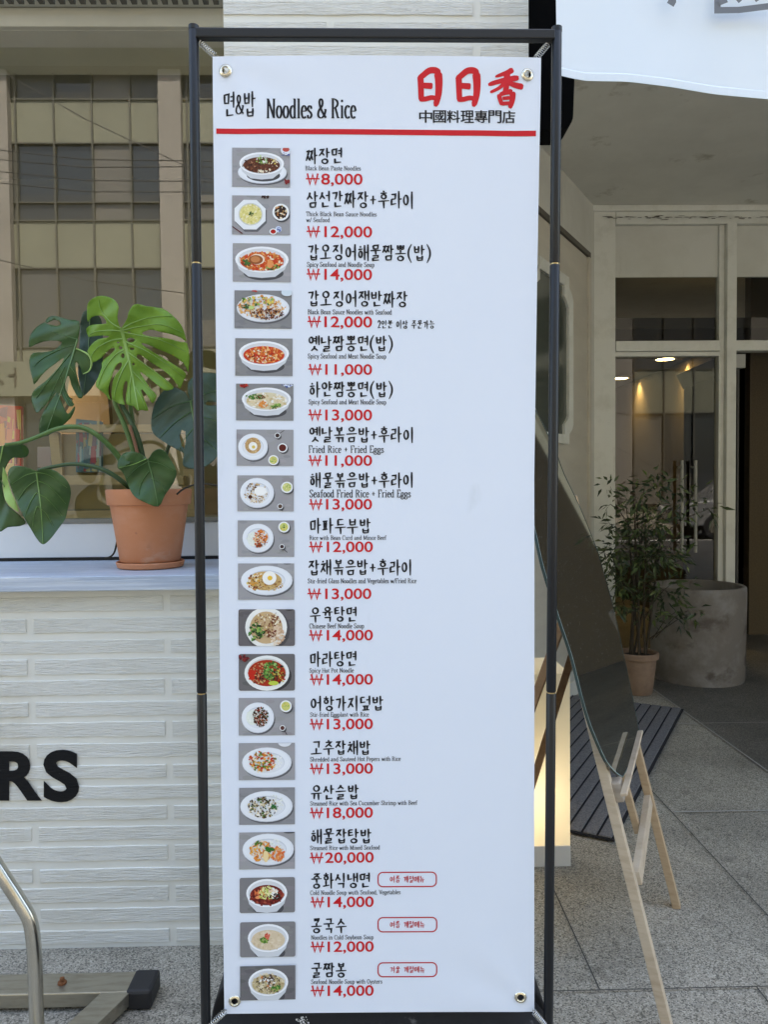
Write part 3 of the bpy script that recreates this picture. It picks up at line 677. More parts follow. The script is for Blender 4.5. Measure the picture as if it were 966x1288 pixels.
DBL = {'ㄲ': 'ㄱ', 'ㄸ': 'ㄷ', 'ㅃ': 'ㅂ', 'ㅆ': 'ㅅ', 'ㅉ': 'ㅈ'}
def jam(j, bx, form=''):
    x0, y0, x1, y1 = bx
    if j in DBL:
        xm = (x0 + x1) / 2; return jam(DBL[j], (x0 - .02, y0, xm + .0, y1), form) + jam(DBL[j], (xm + .0, y0, x1 + .02, y1), form)
    src = CONS.get(j + form) or CONS.get(j) or VOW[j]
    return [[(x0 + (x1 - x0) * x, y0 + (y1 - y0) * y) for x, y in s] for s in src]
def hangul(ch):
    c = ord(ch) - 0xAC00; l, v, t = LJ[c // 588], VJ[(c % 588) // 28], TJ[c % 28]; ss = []
    hor = v in 'ㅗㅛㅜㅠㅡ'; comp = v in 'ㅘ'
    if hor:
        if t: ss += jam(l, (.2, .0, .8, .30), 'b'); ss += jam(v, (.02, .30, .98, .60)); ss += jam(t, (.16, .66, .84, 1.0), 'b')
        else: ss += jam(l, (.16, .02, .84, .48), 'b'); ss += jam(v, (.0, .50, 1.0, 1.0))
    else:
        dbl = l in DBL; xv = .60 if dbl else .54
        if v in 'ㅐㅔㅖ': xv -= .06
        cb = (.0, .06, xv - .02, .52) if t else (.0, .14, xv - .02, .84)
        if comp:
            cb = (.02, .02, .56, .46) if not t else (.02, .02, .56, .32)
            yb = .92 if not t else .56
            ss += jam(l, cb); ss += [[(.28, cb[3] + .02), (.28, yb - .12)], [(0, yb - .06), (.6, yb - .14)]]; ss += jam('ㅏ', (.58, 0, 1, 1.0 if not t else .62))
        else:
            ss += jam(l, cb); ss += jam(v, (xv, .0, 1.0, .60) if t else (xv, .0, 1.0, 1.0))
        if t: ss += jam(t, (.20, .66, .88, 1.0), 'b')
    return ss
def brush(w_):
    def f(t, dx, dy):
        v = abs(dy); base = w_ * (.74 + .32 * v)
        return base * (1.18 - .45 * t if t > .12 else .80 + 3.4 * t) if t < .93 else base * .62
    return f
def densify(s, n=3):
    out = []
    for a, b in zip(s, s[1:]):
        for k in range(n): out.append((a[0] + (b[0] - a[0]) * k / n, a[1] + (b[1] - a[1]) * k / n))
    return out + [s[-1]]
def korean(ink, body, x0, x1, yt, yb, m, w_=2.3, gap=.12):
    wd = {'+': .62, '(': .42, ')': .42, ' ': .45, '&': .8, '2': .6}
    ad_ = [wd.get(c, 1.0) for c in body]; tot = sum(ad_) + gap * (len(body) - 1); cw = (x1 - x0) / tot; x = x0; h = yb - yt
    for c, a in zip(body, ad_):
        if c == ' ': pass
        elif 0xAC00 <= ord(c) < 0xD7A4:
            jx_, jy_ = rnd.uniform(-.02, .02), rnd.uniform(-.02, .02)
            for s in hangul(c): ink.stroke([(x + (px + jx_) * cw * a, yt + (py + jy_) * h) for px, py in densify(s)], brush(w_), m)
        elif c == '+':
            for s in ([(.08, .52), (.92, .50)], [(.5, .26), (.5, .78)]): ink.stroke([(x + px * cw * a, yt + py * h) for px, py in densify(s)], brush(w_ * .95), m)
        elif c in '()':
            s = curve([(.85, -.06), (.25, .3), (.2, .7), (.8, 1.12)]) if c == '(' else curve([(.15, -.06), (.75, .3), (.8, .7), (.2, 1.12)])
            ink.stroke([(x + px * cw * a, yt + py * h) for px, py in s], lambda t, dx, dy: w_ * (.45 + .6 * math.sin(math.pi * t)), m)
        elif c == '2':
            ink.stroke([(x + px * cw * a, yt + py * h) for px, py in curve([(.1, .3), (.45, .05), (.8, .3), (.2, .92)]) + [(.95, .9)]], brush(w_), m)
        x += cw * (a + gap)

# ---- condensed Latin with thick stems, hairlines and serifs; x to the right, y up, cap height 1, x height .66
def arc(cx, cy_, rx, ry, a0, a1, n=12): return [(cx + rx * math.cos(math.radians(a0 + (a1 - a0) * i / n)), cy_ + ry * math.sin(math.radians(a0 + (a1 - a0) * i / n))) for i in range(n + 1)]
def sf(x, y, w_=.10): return [(x - w_, y), (x + w_, y)]
def stem(x, a, b, s0=True, s1=True):
    r = [[(x, a), (x, b)]]
    if s0: r.append(sf(x, a + .015))
    if s1: r.append(sf(x - .03, b - .015, .07))
    return r
X_ = .64
LAT = {
 'B': (.56, stem(.12, 0, 1) + [arc(.12, .76, .34, .23, 90, -90), arc(.12, .26, .38, .26, 90, -90)]),
 'C': (.58, [arc(.32, .5, .25, .5, 55, 310, 18), [(.50, .72), (.50, .98)]]), 'E': (.52, stem(.12, 0, 1) + [[(.12, .985), (.44, .985), (.45, .78)], [(.12, .5), (.36, .5)], [(.12, .015), (.46, .015), (.48, .24)]]),
 'F': (.50, stem(.12, 0, 1) + [[(.12, .985), (.44, .985), (.45, .76)], [(.12, .5), (.36, .5)]]), 'G': (.62, [arc(.32, .5, .25, .5, 55, 300, 18), [(.50, .1), (.50, .42)], [(.38, .42), (.60, .42)]]),
 'H': (.68, stem(.12, 0, 1) + stem(.54, 0, 1) + [[(.12, .5), (.54, .5)]]), 'K': (.64, stem(.12, 0, 1) + [[(.52, .98), (.13, .42)], [(.24, .58), (.56, .0)]]),
 'M': (.80, [[(.12, 0), (.12, 1)], sf(.12, .015, .08), [(.12, 1), (.38, .05)], [(.38, .05), (.64, 1)], [(.66, 0), (.66, 1)], sf(.66, .015)]),
 'N': (.66, [[(.12, 0), (.12, 1)], sf(.12, .015, .09), sf(.10, .985, .08), [(.12, .98), (.52, .04)], [(.53, .0), (.53, 1)], sf(.53, .985, .09)]),
 'O': (.62, [arc(.31, .5, .24, .49, 90, 450, 24)]), 'P': (.54, stem(.12, 0, 1) + [arc(.12, .74, .36, .25, 90, -90)]), 'R': (.62, stem(.12, 0, 1) + [arc(.12, .75, .34, .24, 90, -90), [(.30, .51), (.42, .2), (.46, .04), (.58, .02)]]),
 'S': (.52, [curve([(.44, .78), (.40, .93), (.25, .99), (.09, .84), (.14, .64), (.36, .42), (.43, .22), (.30, .02), (.12, .06), (.06, .26)], 4)]),
 'T': (.56, stem(.28, 0, 1, True, False) + [[(.04, .76), (.05, .985), (.51, .985), (.52, .76)]]), 'V': (.6, [[(.08, .98), (.31, .02)], [(.31, .02), (.52, .98)], sf(.08, .985), sf(.52, .985, .08)]),
 'a': (.46, [curve([(.10, .52), (.16, .63), (.30, .61), (.31, .45)], 4) + [(.31, .06), (.44, .04)], curve([(.31, .38), (.12, .30), (.08, .12), (.18, .01), (.31, .12)], 4)]),
 'b': (.50, [[(.12, .02), (.12, 1)], sf(.08, .985, .06), arc(.24, .32, .18, .32, 150, -150, 16)]), 'c': (.42, [arc(.25, .32, .17, .32, 45, 315, 16)]),
 'd': (.52, [[(.38, .0), (.38, 1)], sf(.34, .985, .06), sf(.43, .015, .05), arc(.25, .32, .17, .32, 30, 330, 16)]), 'e': (.43, [[(.08, .36), (.38, .36)], arc(.23, .32, .16, .32, 8, 315, 18)]),
 'f': (.36, stem(.17, 0, .8, True, False) + [arc(.27, .82, .10, .17, 180, 30, 8), [(.04, X_), (.32, X_)]]), 'g': (.46, [arc(.21, .42, .14, .22, 90, 450, 16), curve([(.15, .24), (.10, .12), (.36, .04), (.38, -.14), (.2, -.26), (.06, -.14), (.16, .02)], 4), [(.32, .58), (.42, .62)]]),
 'h': (.54, stem(.12, 0, 1) + [arc(.26, .42, .14, .22, 170, 0, 8) + [(.40, 0)], sf(.40, .015, .08)]), 'i': (.28, stem(.14, 0, X_) + [[(.14, .82), (.14, .94)]]), 'k': (.52, stem(.12, 0, 1) + [[(.42, .62), (.13, .26)], [(.22, .36), (.46, .0)]]),
 'l': (.28, stem(.14, 0, 1)), 'm': (.78, stem(.12, 0, X_) + [arc(.25, .42, .13, .22, 170, 0, 8) + [(.38, 0)], sf(.38, .015, .07), arc(.51, .42, .13, .22, 170, 0, 8) + [(.64, 0)], sf(.64, .015, .08)]),
 'n': (.54, stem(.12, 0, X_) + [arc(.26, .42, .14, .22, 170, 0, 8) + [(.40, 0)], sf(.40, .015, .08)]), 'o': (.47, [arc(.235, .32, .165, .31, 90, 450, 20)]),
 'p': (.50, [[(.12, -.28), (.12, X_)], sf(.12, -.27, .09), sf(.08, X_ - .01, .06), arc(.24, .32, .18, .32, 150, -150, 16)]), 'r': (.40, stem(.12, 0, X_) + [arc(.28, .42, .15, .22, 170, 50, 6)]),
 's': (.40, [curve([(.32, .48), (.28, .60), (.18, .63), (.08, .52), (.12, .40), (.28, .27), (.33, .14), (.22, .01), (.10, .03), (.06, .16)], 4)]), 't': (.34, [[(.15, .84), (.15, .14), (.22, .02), (.32, .08)], [(.03, X_), (.30, X_)]]),
 'u': (.54, [[(.12, X_), (.12, .22), (.2, .02), (.36, .10)], [(.39, 0), (.39, X_)], sf(.44, .015, .05), sf(.08, X_ - .01, .05), sf(.35, X_ - .01, .05)]),
 'v': (.48, [[(.08, .63), (.24, .01)], [(.24, .01), (.40, .63)], sf(.08, .63, .07), sf(.40, .63, .06)]), 'w': (.68, [[(.08, .63), (.22, .01)], [(.22, .01), (.34, .6)], [(.34, .6), (.47, .01)], [(.47, .01), (.60, .63)], sf(.08, .63, .07), sf(.60, .63, .06)]),
 'x': (.48, [[(.08, .63), (.40, 0)], [(.40, .63), (.07, 0)], sf(.08, .63, .06), sf(.40, .015, .06)]), 'y': (.48, [[(.08, .63), (.25, .02)], [(.41, .63), (.20, -.22), (.08, -.26)], sf(.08, .63, .07), sf(.41, .63, .06)]),
 '&': (.70, [curve([(.62, .42), (.52, .16), (.30, .01), (.10, .12), (.14, .38), (.36, .62), (.40, .86), (.28, .98), (.18, .84), (.24, .58), (.44, .24), (.64, .02)], 4), sf(.60, .44, .08)]),
 '+': (.56, [[(.28, .22), (.28, .72)], [(.08, .47), (.48, .47)]]), '-': (.32, [[(.05, .33), (.27, .33)]]), '/': (.40, [[(.06, -.04), (.34, 1.02)]]), ',': (.24, [[(.12, .10), (.13, .0), (.06, -.14)]]), '.': (.22, [[(.11, .0), (.11, .1)]]), ' ': (.30, [])}
def latin(ink, body, x0, x1, yt, yb, m, thick=.125, thin=.045):
    tot = sum(LAT[c][0] for c in body); sx = (x1 - x0) / tot; sy = yb - yt; x = x0
    tk_, tn = thick * sy * .72, thin * sy
    for c in body:
        wd_, ss = LAT[c]
        for s in ss: ink.stroke([(x + a * sx, yb - b * sy) for a, b in s], lambda t, dx, dy: tn + (tk_ - tn) * min(1, abs(dy) * 1.25) ** 2, m)
        x += wd_ * sx

# ---- heading
hk = Ink()
for s in hangul('면'): hk.stroke([(281 + x * 14.5, 116 + y * 32) for x, y in densify(s)], brush(2.5), INK_K)
for s in hangul('밥'): hk.stroke([(306.5 + x * 15, 116 + y * 32) for x, y in densify(s)], brush(2.5), INK_K)
latin(hk, '&', 295.5, 307, 120, 144, INK_K); hk.build('korean_heading'); hk = Ink(); latin(hk, 'Noodles & Rice', 335, 448, 125, 149.5, INK_K, .15, .05)
hk.build('english_heading')
rl = Ink(); n = 30
rl.mb.add([B(272 + 402.5 * i / n, 162.3 + 1.9 * i / n, OFF) for i in range(n + 1)] + [B(272 + 402.5 * i / n, 169 + 2.2 * i / n, OFF) for i in range(n + 1)], [(i, i + 1, n + 2 + i, n + 1 + i) for i in range(n)], INK_R)
rl.build('red_rule')
lg = Ink()
def zz(pts): return [(510 + x / 4.39, 60 + y / 4.39) for x, y in pts]
def bs(pts, w0, w1=None, k=5):
    w1 = w1 or w0
    lg.stroke(zz(curve(pts, k)), lambda t, dx, dy: (w0 + (w1 - w0) * t) / 4.39 * 1.16 * (min(1, .55 + t * 5) if t < .1 else (min(1, .5 + (1 - t) * 6) if t > .9 else 1)), INK_R)
for dx in (0, 211):
    bs([(82 + dx, 160), (84 + dx, 200), (86 + dx, 250), (88 + dx, 300)], 30, 26)
    bs([(70 + dx, 180), (95 + dx, 160), (130 + dx, 134), (165 + dx, 132), (188 + dx, 150)], 26, 32); bs([(178 + dx, 138), (184 + dx, 190), (183 + dx, 250), (174 + dx, 295), (164 + dx, 326)], 40, 26)
    bs([(88 + dx, 212), (115 + dx, 214), (150 + dx, 216)], 26, 30); bs([(80 + dx, 288), (110 + dx, 286), (145 + dx, 278), (172 + dx, 284)], 24, 22)
bs([(596, 122), (565, 138), (530, 150), (496, 162)], 30, 12); bs([(458, 206), (500, 192), (560, 178), (626, 168)], 20, 30); bs([(562, 130), (560, 180), (556, 225), (548, 262)], 32, 24)
bs([(548, 196), (520, 222), (490, 238), (468, 248)], 20, 14); bs([(566, 190), (590, 204), (620, 212), (652, 216)], 22, 30)
bs([(516, 258), (522, 285), (534, 318)], 22, 20); bs([(520, 262), (560, 248), (592, 244)], 20, 26); bs([(592, 244), (592, 280), (586, 308), (576, 334)], 32, 20); bs([(536, 282), (556, 280), (578, 277)], 17); bs([(528, 312), (556, 308), (588, 306)], 18)
lg.build('restaurant_emblem'); lg = Ink()
for i, ch in enumerate('中國料理專門店'):
    for (dx, dy) in ((-.38, 0), (.38, 0), (0, .3)): lg.text(ch, 527.5 + 17.45 * i + dx, 527.5 + 17.45 * i + 16 + dx, 139 + dy, 154.5 + dy, INK_K, 0.0, ref=ch)
lg.build('emblem_subtitle')

# ---- the nineteen rows: name, box; caption lines; price; photo box
ROWS = [
 ('짜장면', 385, 431, 187, 207, [('Black Bean Paste Noodles', 384, 454, 209.5, 215)], '8,000', 385, 404, 456, 219, 233, (292, 187, 365, 236)),
 ('삼선간짜장+후라이', 386, 521, 241, 262, [('Thick Black Bean Sauce Noodles', 385, 474, 267, 272.5), ('w/ Seafood', 385, 415, 274.5, 280)], '12,000', 386, 408, 468, 285, 299, (292, 247, 365, 296)),
 ('갑오징어해물짬뽕(밥)', 387, 542, 308, 328, [('Spicy Seafood and Noodle Soup', 386, 471, 330, 336)], '14,000', 386, 408, 468, 338.5, 352.5, (293, 307, 366, 355)),
 ('갑오징어쟁반짜장', 387, 513, 366, 386, [('Black Bean Sauce Noodles with Seafood', 387, 493, 389.5, 395.5)], '12,000', 387, 408, 468, 398, 412, (295, 366, 367, 413.5)),
 ('옛날짬뽕면(밥)', 388, 494, 422.5, 442, [('Spicy Seafood and Meat Noodle Soup', 387, 486, 445, 451)], '11,000', 388, 409, 468, 458, 471.5, (296, 426, 368, 473)),
 ('하얀짬뽕면(밥)', 389, 494, 480, 499.5, [('Spicy Seafood and Meat Noodle Soup', 388, 486, 502.5, 508.5)], '13,000', 388, 409, 468, 515, 529, (297, 483, 369, 529)),
 ('옛날볶음밥+후라이', 389, 521, 537, 556.5, [('Fried Rice + Fried Eggs', 388, 483, 560.5, 569.5)], '11,000', 388, 409, 468, 572.5, 586, (297.5, 540.5, 369, 586)),
 ('해물볶음밥+후라이', 390, 521, 594.5, 613.5, [('Seafood Fried Rice + Fried Eggs', 389, 517, 616, 625.5)], '13,000', 389, 410, 468, 627.5, 641, (298.5, 598, 369.5, 643)),
 ('마파두부밥', 390, 466, 652, 671, [('Rice with Bean Curd and Mince Beef', 389, 486, 673.5, 679)], '12,000', 389, 411, 469, 681, 694.5, (299, 654.5, 370, 700)),
 ('잡채볶음밥+후라이', 388, 519, 704, 723.5, [('Stir-fried Glass Noodles and Vegetables w/Fried Rice', 387, 524, 727.5, 733.5)], '13,000', 387, 409, 467, 740, 753.5, (299.5, 708.5, 370, 754)),
 ('우육탕면', 390, 449, 763, 782, [('Chinese Beef Noodle Soup', 389, 458, 784, 790)], '14,000', 389, 411, 469, 792, 805.5, (300, 766, 371, 812)),
 ('마라탕면', 390, 449, 819, 838, [('Spicy Hot Pot Noodle', 389, 445, 840, 845.5)], '14,000', 390, 411, 469, 847.5, 861, (300.5, 822, 371, 868)),
 ('어항가지덮밥', 391, 482, 875, 893.5, [('Stir-fried Eggplant with Rice', 390, 464, 895.5, 901)], '13,000', 390, 411, 469, 903.5, 917, (300.5, 877, 371, 924)),
 ('고추잡채밥', 391, 466, 931, 949, [('Shredded and Sauteed Hot Pepers with Rice', 390, 504, 951.5, 957)], '13,000', 390, 411, 469, 959.5, 973, (300.5, 933.5, 371, 980)),
 ('유산슬밥', 391, 451, 986.5, 1005, [('Steamed Rice with Sea Cucumber Shrimp with Beef', 390, 525, 1007, 1012.5)], '18,000', 390, 411, 469, 1015, 1028.5, (301, 989.5, 371, 1036)),
 ('해물잡탕밥', 391, 467, 1042, 1060.5, [('Steamed Rice with Mixed Seafood', 390, 478, 1063, 1068.5)], '20,000', 390, 409, 470, 1071.5, 1085, (301, 1045.5, 371, 1092)),
 ('중화식냉면', 391, 466, 1098, 1117, [('Cold Noodle Soup wuth Seafood, Vegetables', 390, 504, 1119.5, 1125)], '14,000', 391, 412, 470, 1127.5, 1141, (301.5, 1102.5, 371, 1147)),
 ('콩국수', 391, 436, 1155, 1173.5, [('Noodles in Cold Soybean Soup', 391, 470, 1176, 1181.5)], '12,000', 391, 412, 470, 1184, 1197.5, (302, 1158.5, 371.5, 1202.5)),
 ('굴짬봉', 391, 436, 1211, 1229.5, [('Seafood Noodle Soup with Oysters', 391, 481, 1232, 1237.5)], '14,000', 391, 412, 470, 1239.5, 1253, (302, 1213.5, 371.5, 1257))]
for r in ROWS:
    a = Ink(); korean(a, r[0], r[1], r[2], r[3], r[4], INK_K, 2.4); a.build('dish_name')
    a = Ink()
    for (t, x0, x1, yt, yb) in r[5]: latin(a, t, x0, x1, yt, yb, INK_K, .17, .07)
    a.build('dish_caption')
    a = Ink(); wx, w0_, h_ = r[7], 16.5, r[11] - r[10]
    a.stroke([(wx + w0_ * q, r[10] + h_ * p) for q, p in ((.10, 0), (.29, .97), (.50, .08), (.71, .97), (.90, 0))], lambda t, dx, dy: 2.3, INK_R)
    a.stroke([(wx - .3, r[10] + h_ * .47), (wx + w0_ + .3, r[10] + h_ * .47)], lambda t, dx, dy: 1.7, INK_R)
    a.text(r[6], r[8], r[9], r[10], r[11], INK_R, .014); a.build('price')
a = Ink(); korean(a, '2인분 이상 주문가능', 475, 547, 402.5, 413, INK_K, 1.35, .08); a.build('order_note')
for (x0, y0, x1, y1, t) in ((475.5, 1097.5, 549, 1115.5, '여름 계절메뉴'), (475.5, 1154.5, 549.5, 1172.5, '여름 계절메뉴'), (475.5, 1211.5, 549.5, 1229, '겨울 계절메뉴')):
    a = Ink(); rr_ = 6; lp = []
    for (cx, cy_, a0) in ((x1 - rr_, y1 - rr_, 0), (x0 + rr_, y1 - rr_, 90), (x0 + rr_, y0 + rr_, 180), (x1 - rr_, y0 + rr_, 270)):
        for k in range(7): lp.append((cx + rr_ * math.cos(math.radians(a0 + 15 * k)), cy_ + rr_ * math.sin(math.radians(a0 + 15 * k))))
    lp.append(lp[0]); a.stroke(lp, lambda t_, dx, dy: 1.5, prt((190, 40, 48)))
    korean(a, t, x0 + 15, x1 - 15, y0 + 4.5, y1 - 5.0, prt((190, 40, 48)), 1.05, .10); a.build('season_badge')

# ---- dish photographs, printed flat
def dish(box, items, bgc=(128, 128, 132), rounded=0):
    x0, y0, x1, y1 = box; W, H = x1 - x0, y1 - y0; ink = Ink(); lv = [0]
    xc_, yc_ = (x0 + x1) / 2, (y0 + y1) / 2; r0_ = ripple(xc_, yc_); gx = (ripple(xc_ + 5, yc_) - ripple(xc_ - 5, yc_)) / 10; gy = (ripple(xc_, yc_ + 5) - ripple(xc_, yc_ - 5)) / 10
    lift_ = max(ripple(x0 + W * i / 12, y0 + H * j / 8) - (r0_ + gx * (x0 + W * i / 12 - xc_) + gy * (y0 + H * j / 8 - yc_)) for i in range(13) for j in range(9)) + .00025
    ink.flat = lambda x, y, o: PL(x, y, bc, bn) + bn * (r0_ + gx * (x - xc_) + gy * (y - yc_) + lift_ + o)
    slope = (y0 - 700) / 600 * 1.3                       # the sheet's print tilts a little along its height
    def uv(u, v): return (x0 + u * W, y0 + v * H - slope * (u - .5))
    def clipc(p): return (min(max(p[0], 0), 1), min(max(p[1], 0), 1))
    def put(pts, rgb):
        lv[0] += 1; ink.poly([uv(*clipc(p)) for p in pts], prt(rgb), OFF + lv[0] * .000005)
    if rounded:
        r_ = .035; c = []
        for (cx, cy_, a0) in ((1 - r_, 1 - r_ * 1.5, 0), (r_, 1 - r_ * 1.5, 90), (r_, r_ * 1.5, 180), (1 - r_, r_ * 1.5, 270)):
            for k in range(5): c.append((cx + r_ * math.cos(math.radians(a0 + 22.5 * k)), cy_ + r_ * 1.5 * math.sin(math.radians(a0 + 22.5 * k))))
        put(c, bgc)
    else: put([(0, 0), (1, 0), (1, 1), (0, 1)], bgc)
    for _ in range(34):                                   # mottled slate table
        cx, cy_ = rnd.random(), rnd.random(); k = rnd.uniform(-9, 9); l = rnd.uniform(.05, .16)
        if rounded: cx = .08 + cx * .84; cy_ = .08 + cy_ * .84
        put([(cx + l * math.cos(i * .9) * rnd.uniform(.6, 1), cy_ + l * .5 * math.sin(i * .9)) for i in range(7)], tuple(int(min(255, max(0, v + k))) // 4 * 4 for v in bgc))
    def ell(cx, cy_, rx, ry, rgb, n=28): put([(cx + rx * math.cos(2 * math.pi * i / n), cy_ + ry * math.sin(2 * math.pi * i / n)) for i in range(n)], rgb)
    for it in items:
        k = it[0]
        if k == 'e': ell(*it[1:5], it[5])
        elif k == 'oct':
            _, cx, cy_, rx, ry, rgb = it; put([(cx + rx * math.cos(math.pi / 8 + math.pi / 4 * i), cy_ + ry * math.sin(math.pi / 8 + math.pi / 4 * i)) for i in range(8)], rgb)
        elif k == 'plate':                                # flat plate seen at a slant
            _, cx, cy_, rx, ry = it; ell(cx + .02, cy_ + .06, rx, ry, (92, 92, 96)); ell(cx, cy_ + .02, rx, ry, (196, 200, 208)); ell(cx, cy_, rx, ry, (226, 230, 237)); ell(cx - .01, cy_ - .02, rx * .93, ry * .90, (232, 236, 242)); ell(cx, cy_ + .005, rx * .72, ry * .70, (204, 209, 218)); ell(cx, cy_ + .02, rx * .69, ry * .65, (224, 228, 234))
        elif k == 'bowl':                                 # deep bowl
            _, cx, cy_, rx, ry, rgb = it; ell(cx + .03, cy_ + ry * 1.05, rx * .75, ry * .55, (74, 74, 78))
            put([(cx - rx, cy_), (cx + rx, cy_), (cx + rx * .86, cy_ + ry * .75), (cx + rx * .5, cy_ + ry * 1.32), (cx, cy_ + ry * 1.42), (cx - rx * .5, cy_ + ry * 1.32), (cx - rx * .86, cy_ + ry * .75)], (206, 210, 216))
            ell(cx, cy_, rx, ry, (240, 242, 246)); ell(cx, cy_ + .01, rx * .9, ry * .88, (214, 216, 220)); ell(cx, cy_ + ry * .14, rx * .82, ry * .72, rgb)
        elif k == 'bits':
            _, cx, cy_, rx, ry, n, pal, size = it; rx *= 1.14; ry *= 1.14
            for _ in range(int(n * 1.5)):
                q = rnd.uniform(0, 6.28); d = math.sqrt(rnd.random()); px = cx + rx * d * math.cos(q); py = cy_ + ry * d * math.sin(q)
                a_ = rnd.uniform(0, 3.14); l = size * rnd.uniform(.45, 1.25); w_ = l * rnd.uniform(.3, .75); c = rnd.choice(pal)
                put([(px + (l * math.cos(t) * math.cos(a_) - w_ * math.sin(t) * math.sin(a_)), py + 1.5 * (l * math.cos(t) * math.sin(a_) + w_ * math.sin(t) * math.cos(a_))) for t in (0, 1.1, 2.0, 3.0, 4.2, 5.2)], c)
        elif k == 'line':
            _, ax, ay, bx_, by, w_, rgb = it; dx, dy = bx_ - ax, by - ay; l = math.hypot(dx, dy); put([(ax - dy / l * w_, ay + dx / l * w_), (bx_ - dy / l * w_, by + dx / l * w_), (bx_ + dy / l * w_, by - dx / l * w_), (ax + dy / l * w_, ay - dx / l * w_)], rgb)
    return ink.build('dish_photo')
W_, GN, GL, RD, OR, BR, DB, YL, TN, CRm = (240, 238, 232), (70, 110, 50), (150, 180, 90), (190, 48, 28), (226, 140, 66), (110, 62, 36), (54, 30, 24), (226, 200, 100), (206, 170, 110), (238, 226, 200)
soup = [('e', .0, .0, .0, .0, W_)]
def cup(cx, cy_, r, rgb): return [('e', cx + .02, cy_ + .04, r, r * 1.5, (80, 80, 84)), ('e', cx, cy_, r, r * 1.5, (236, 238, 240)), ('e', cx, cy_, r * .76, r * 1.15, rgb)]
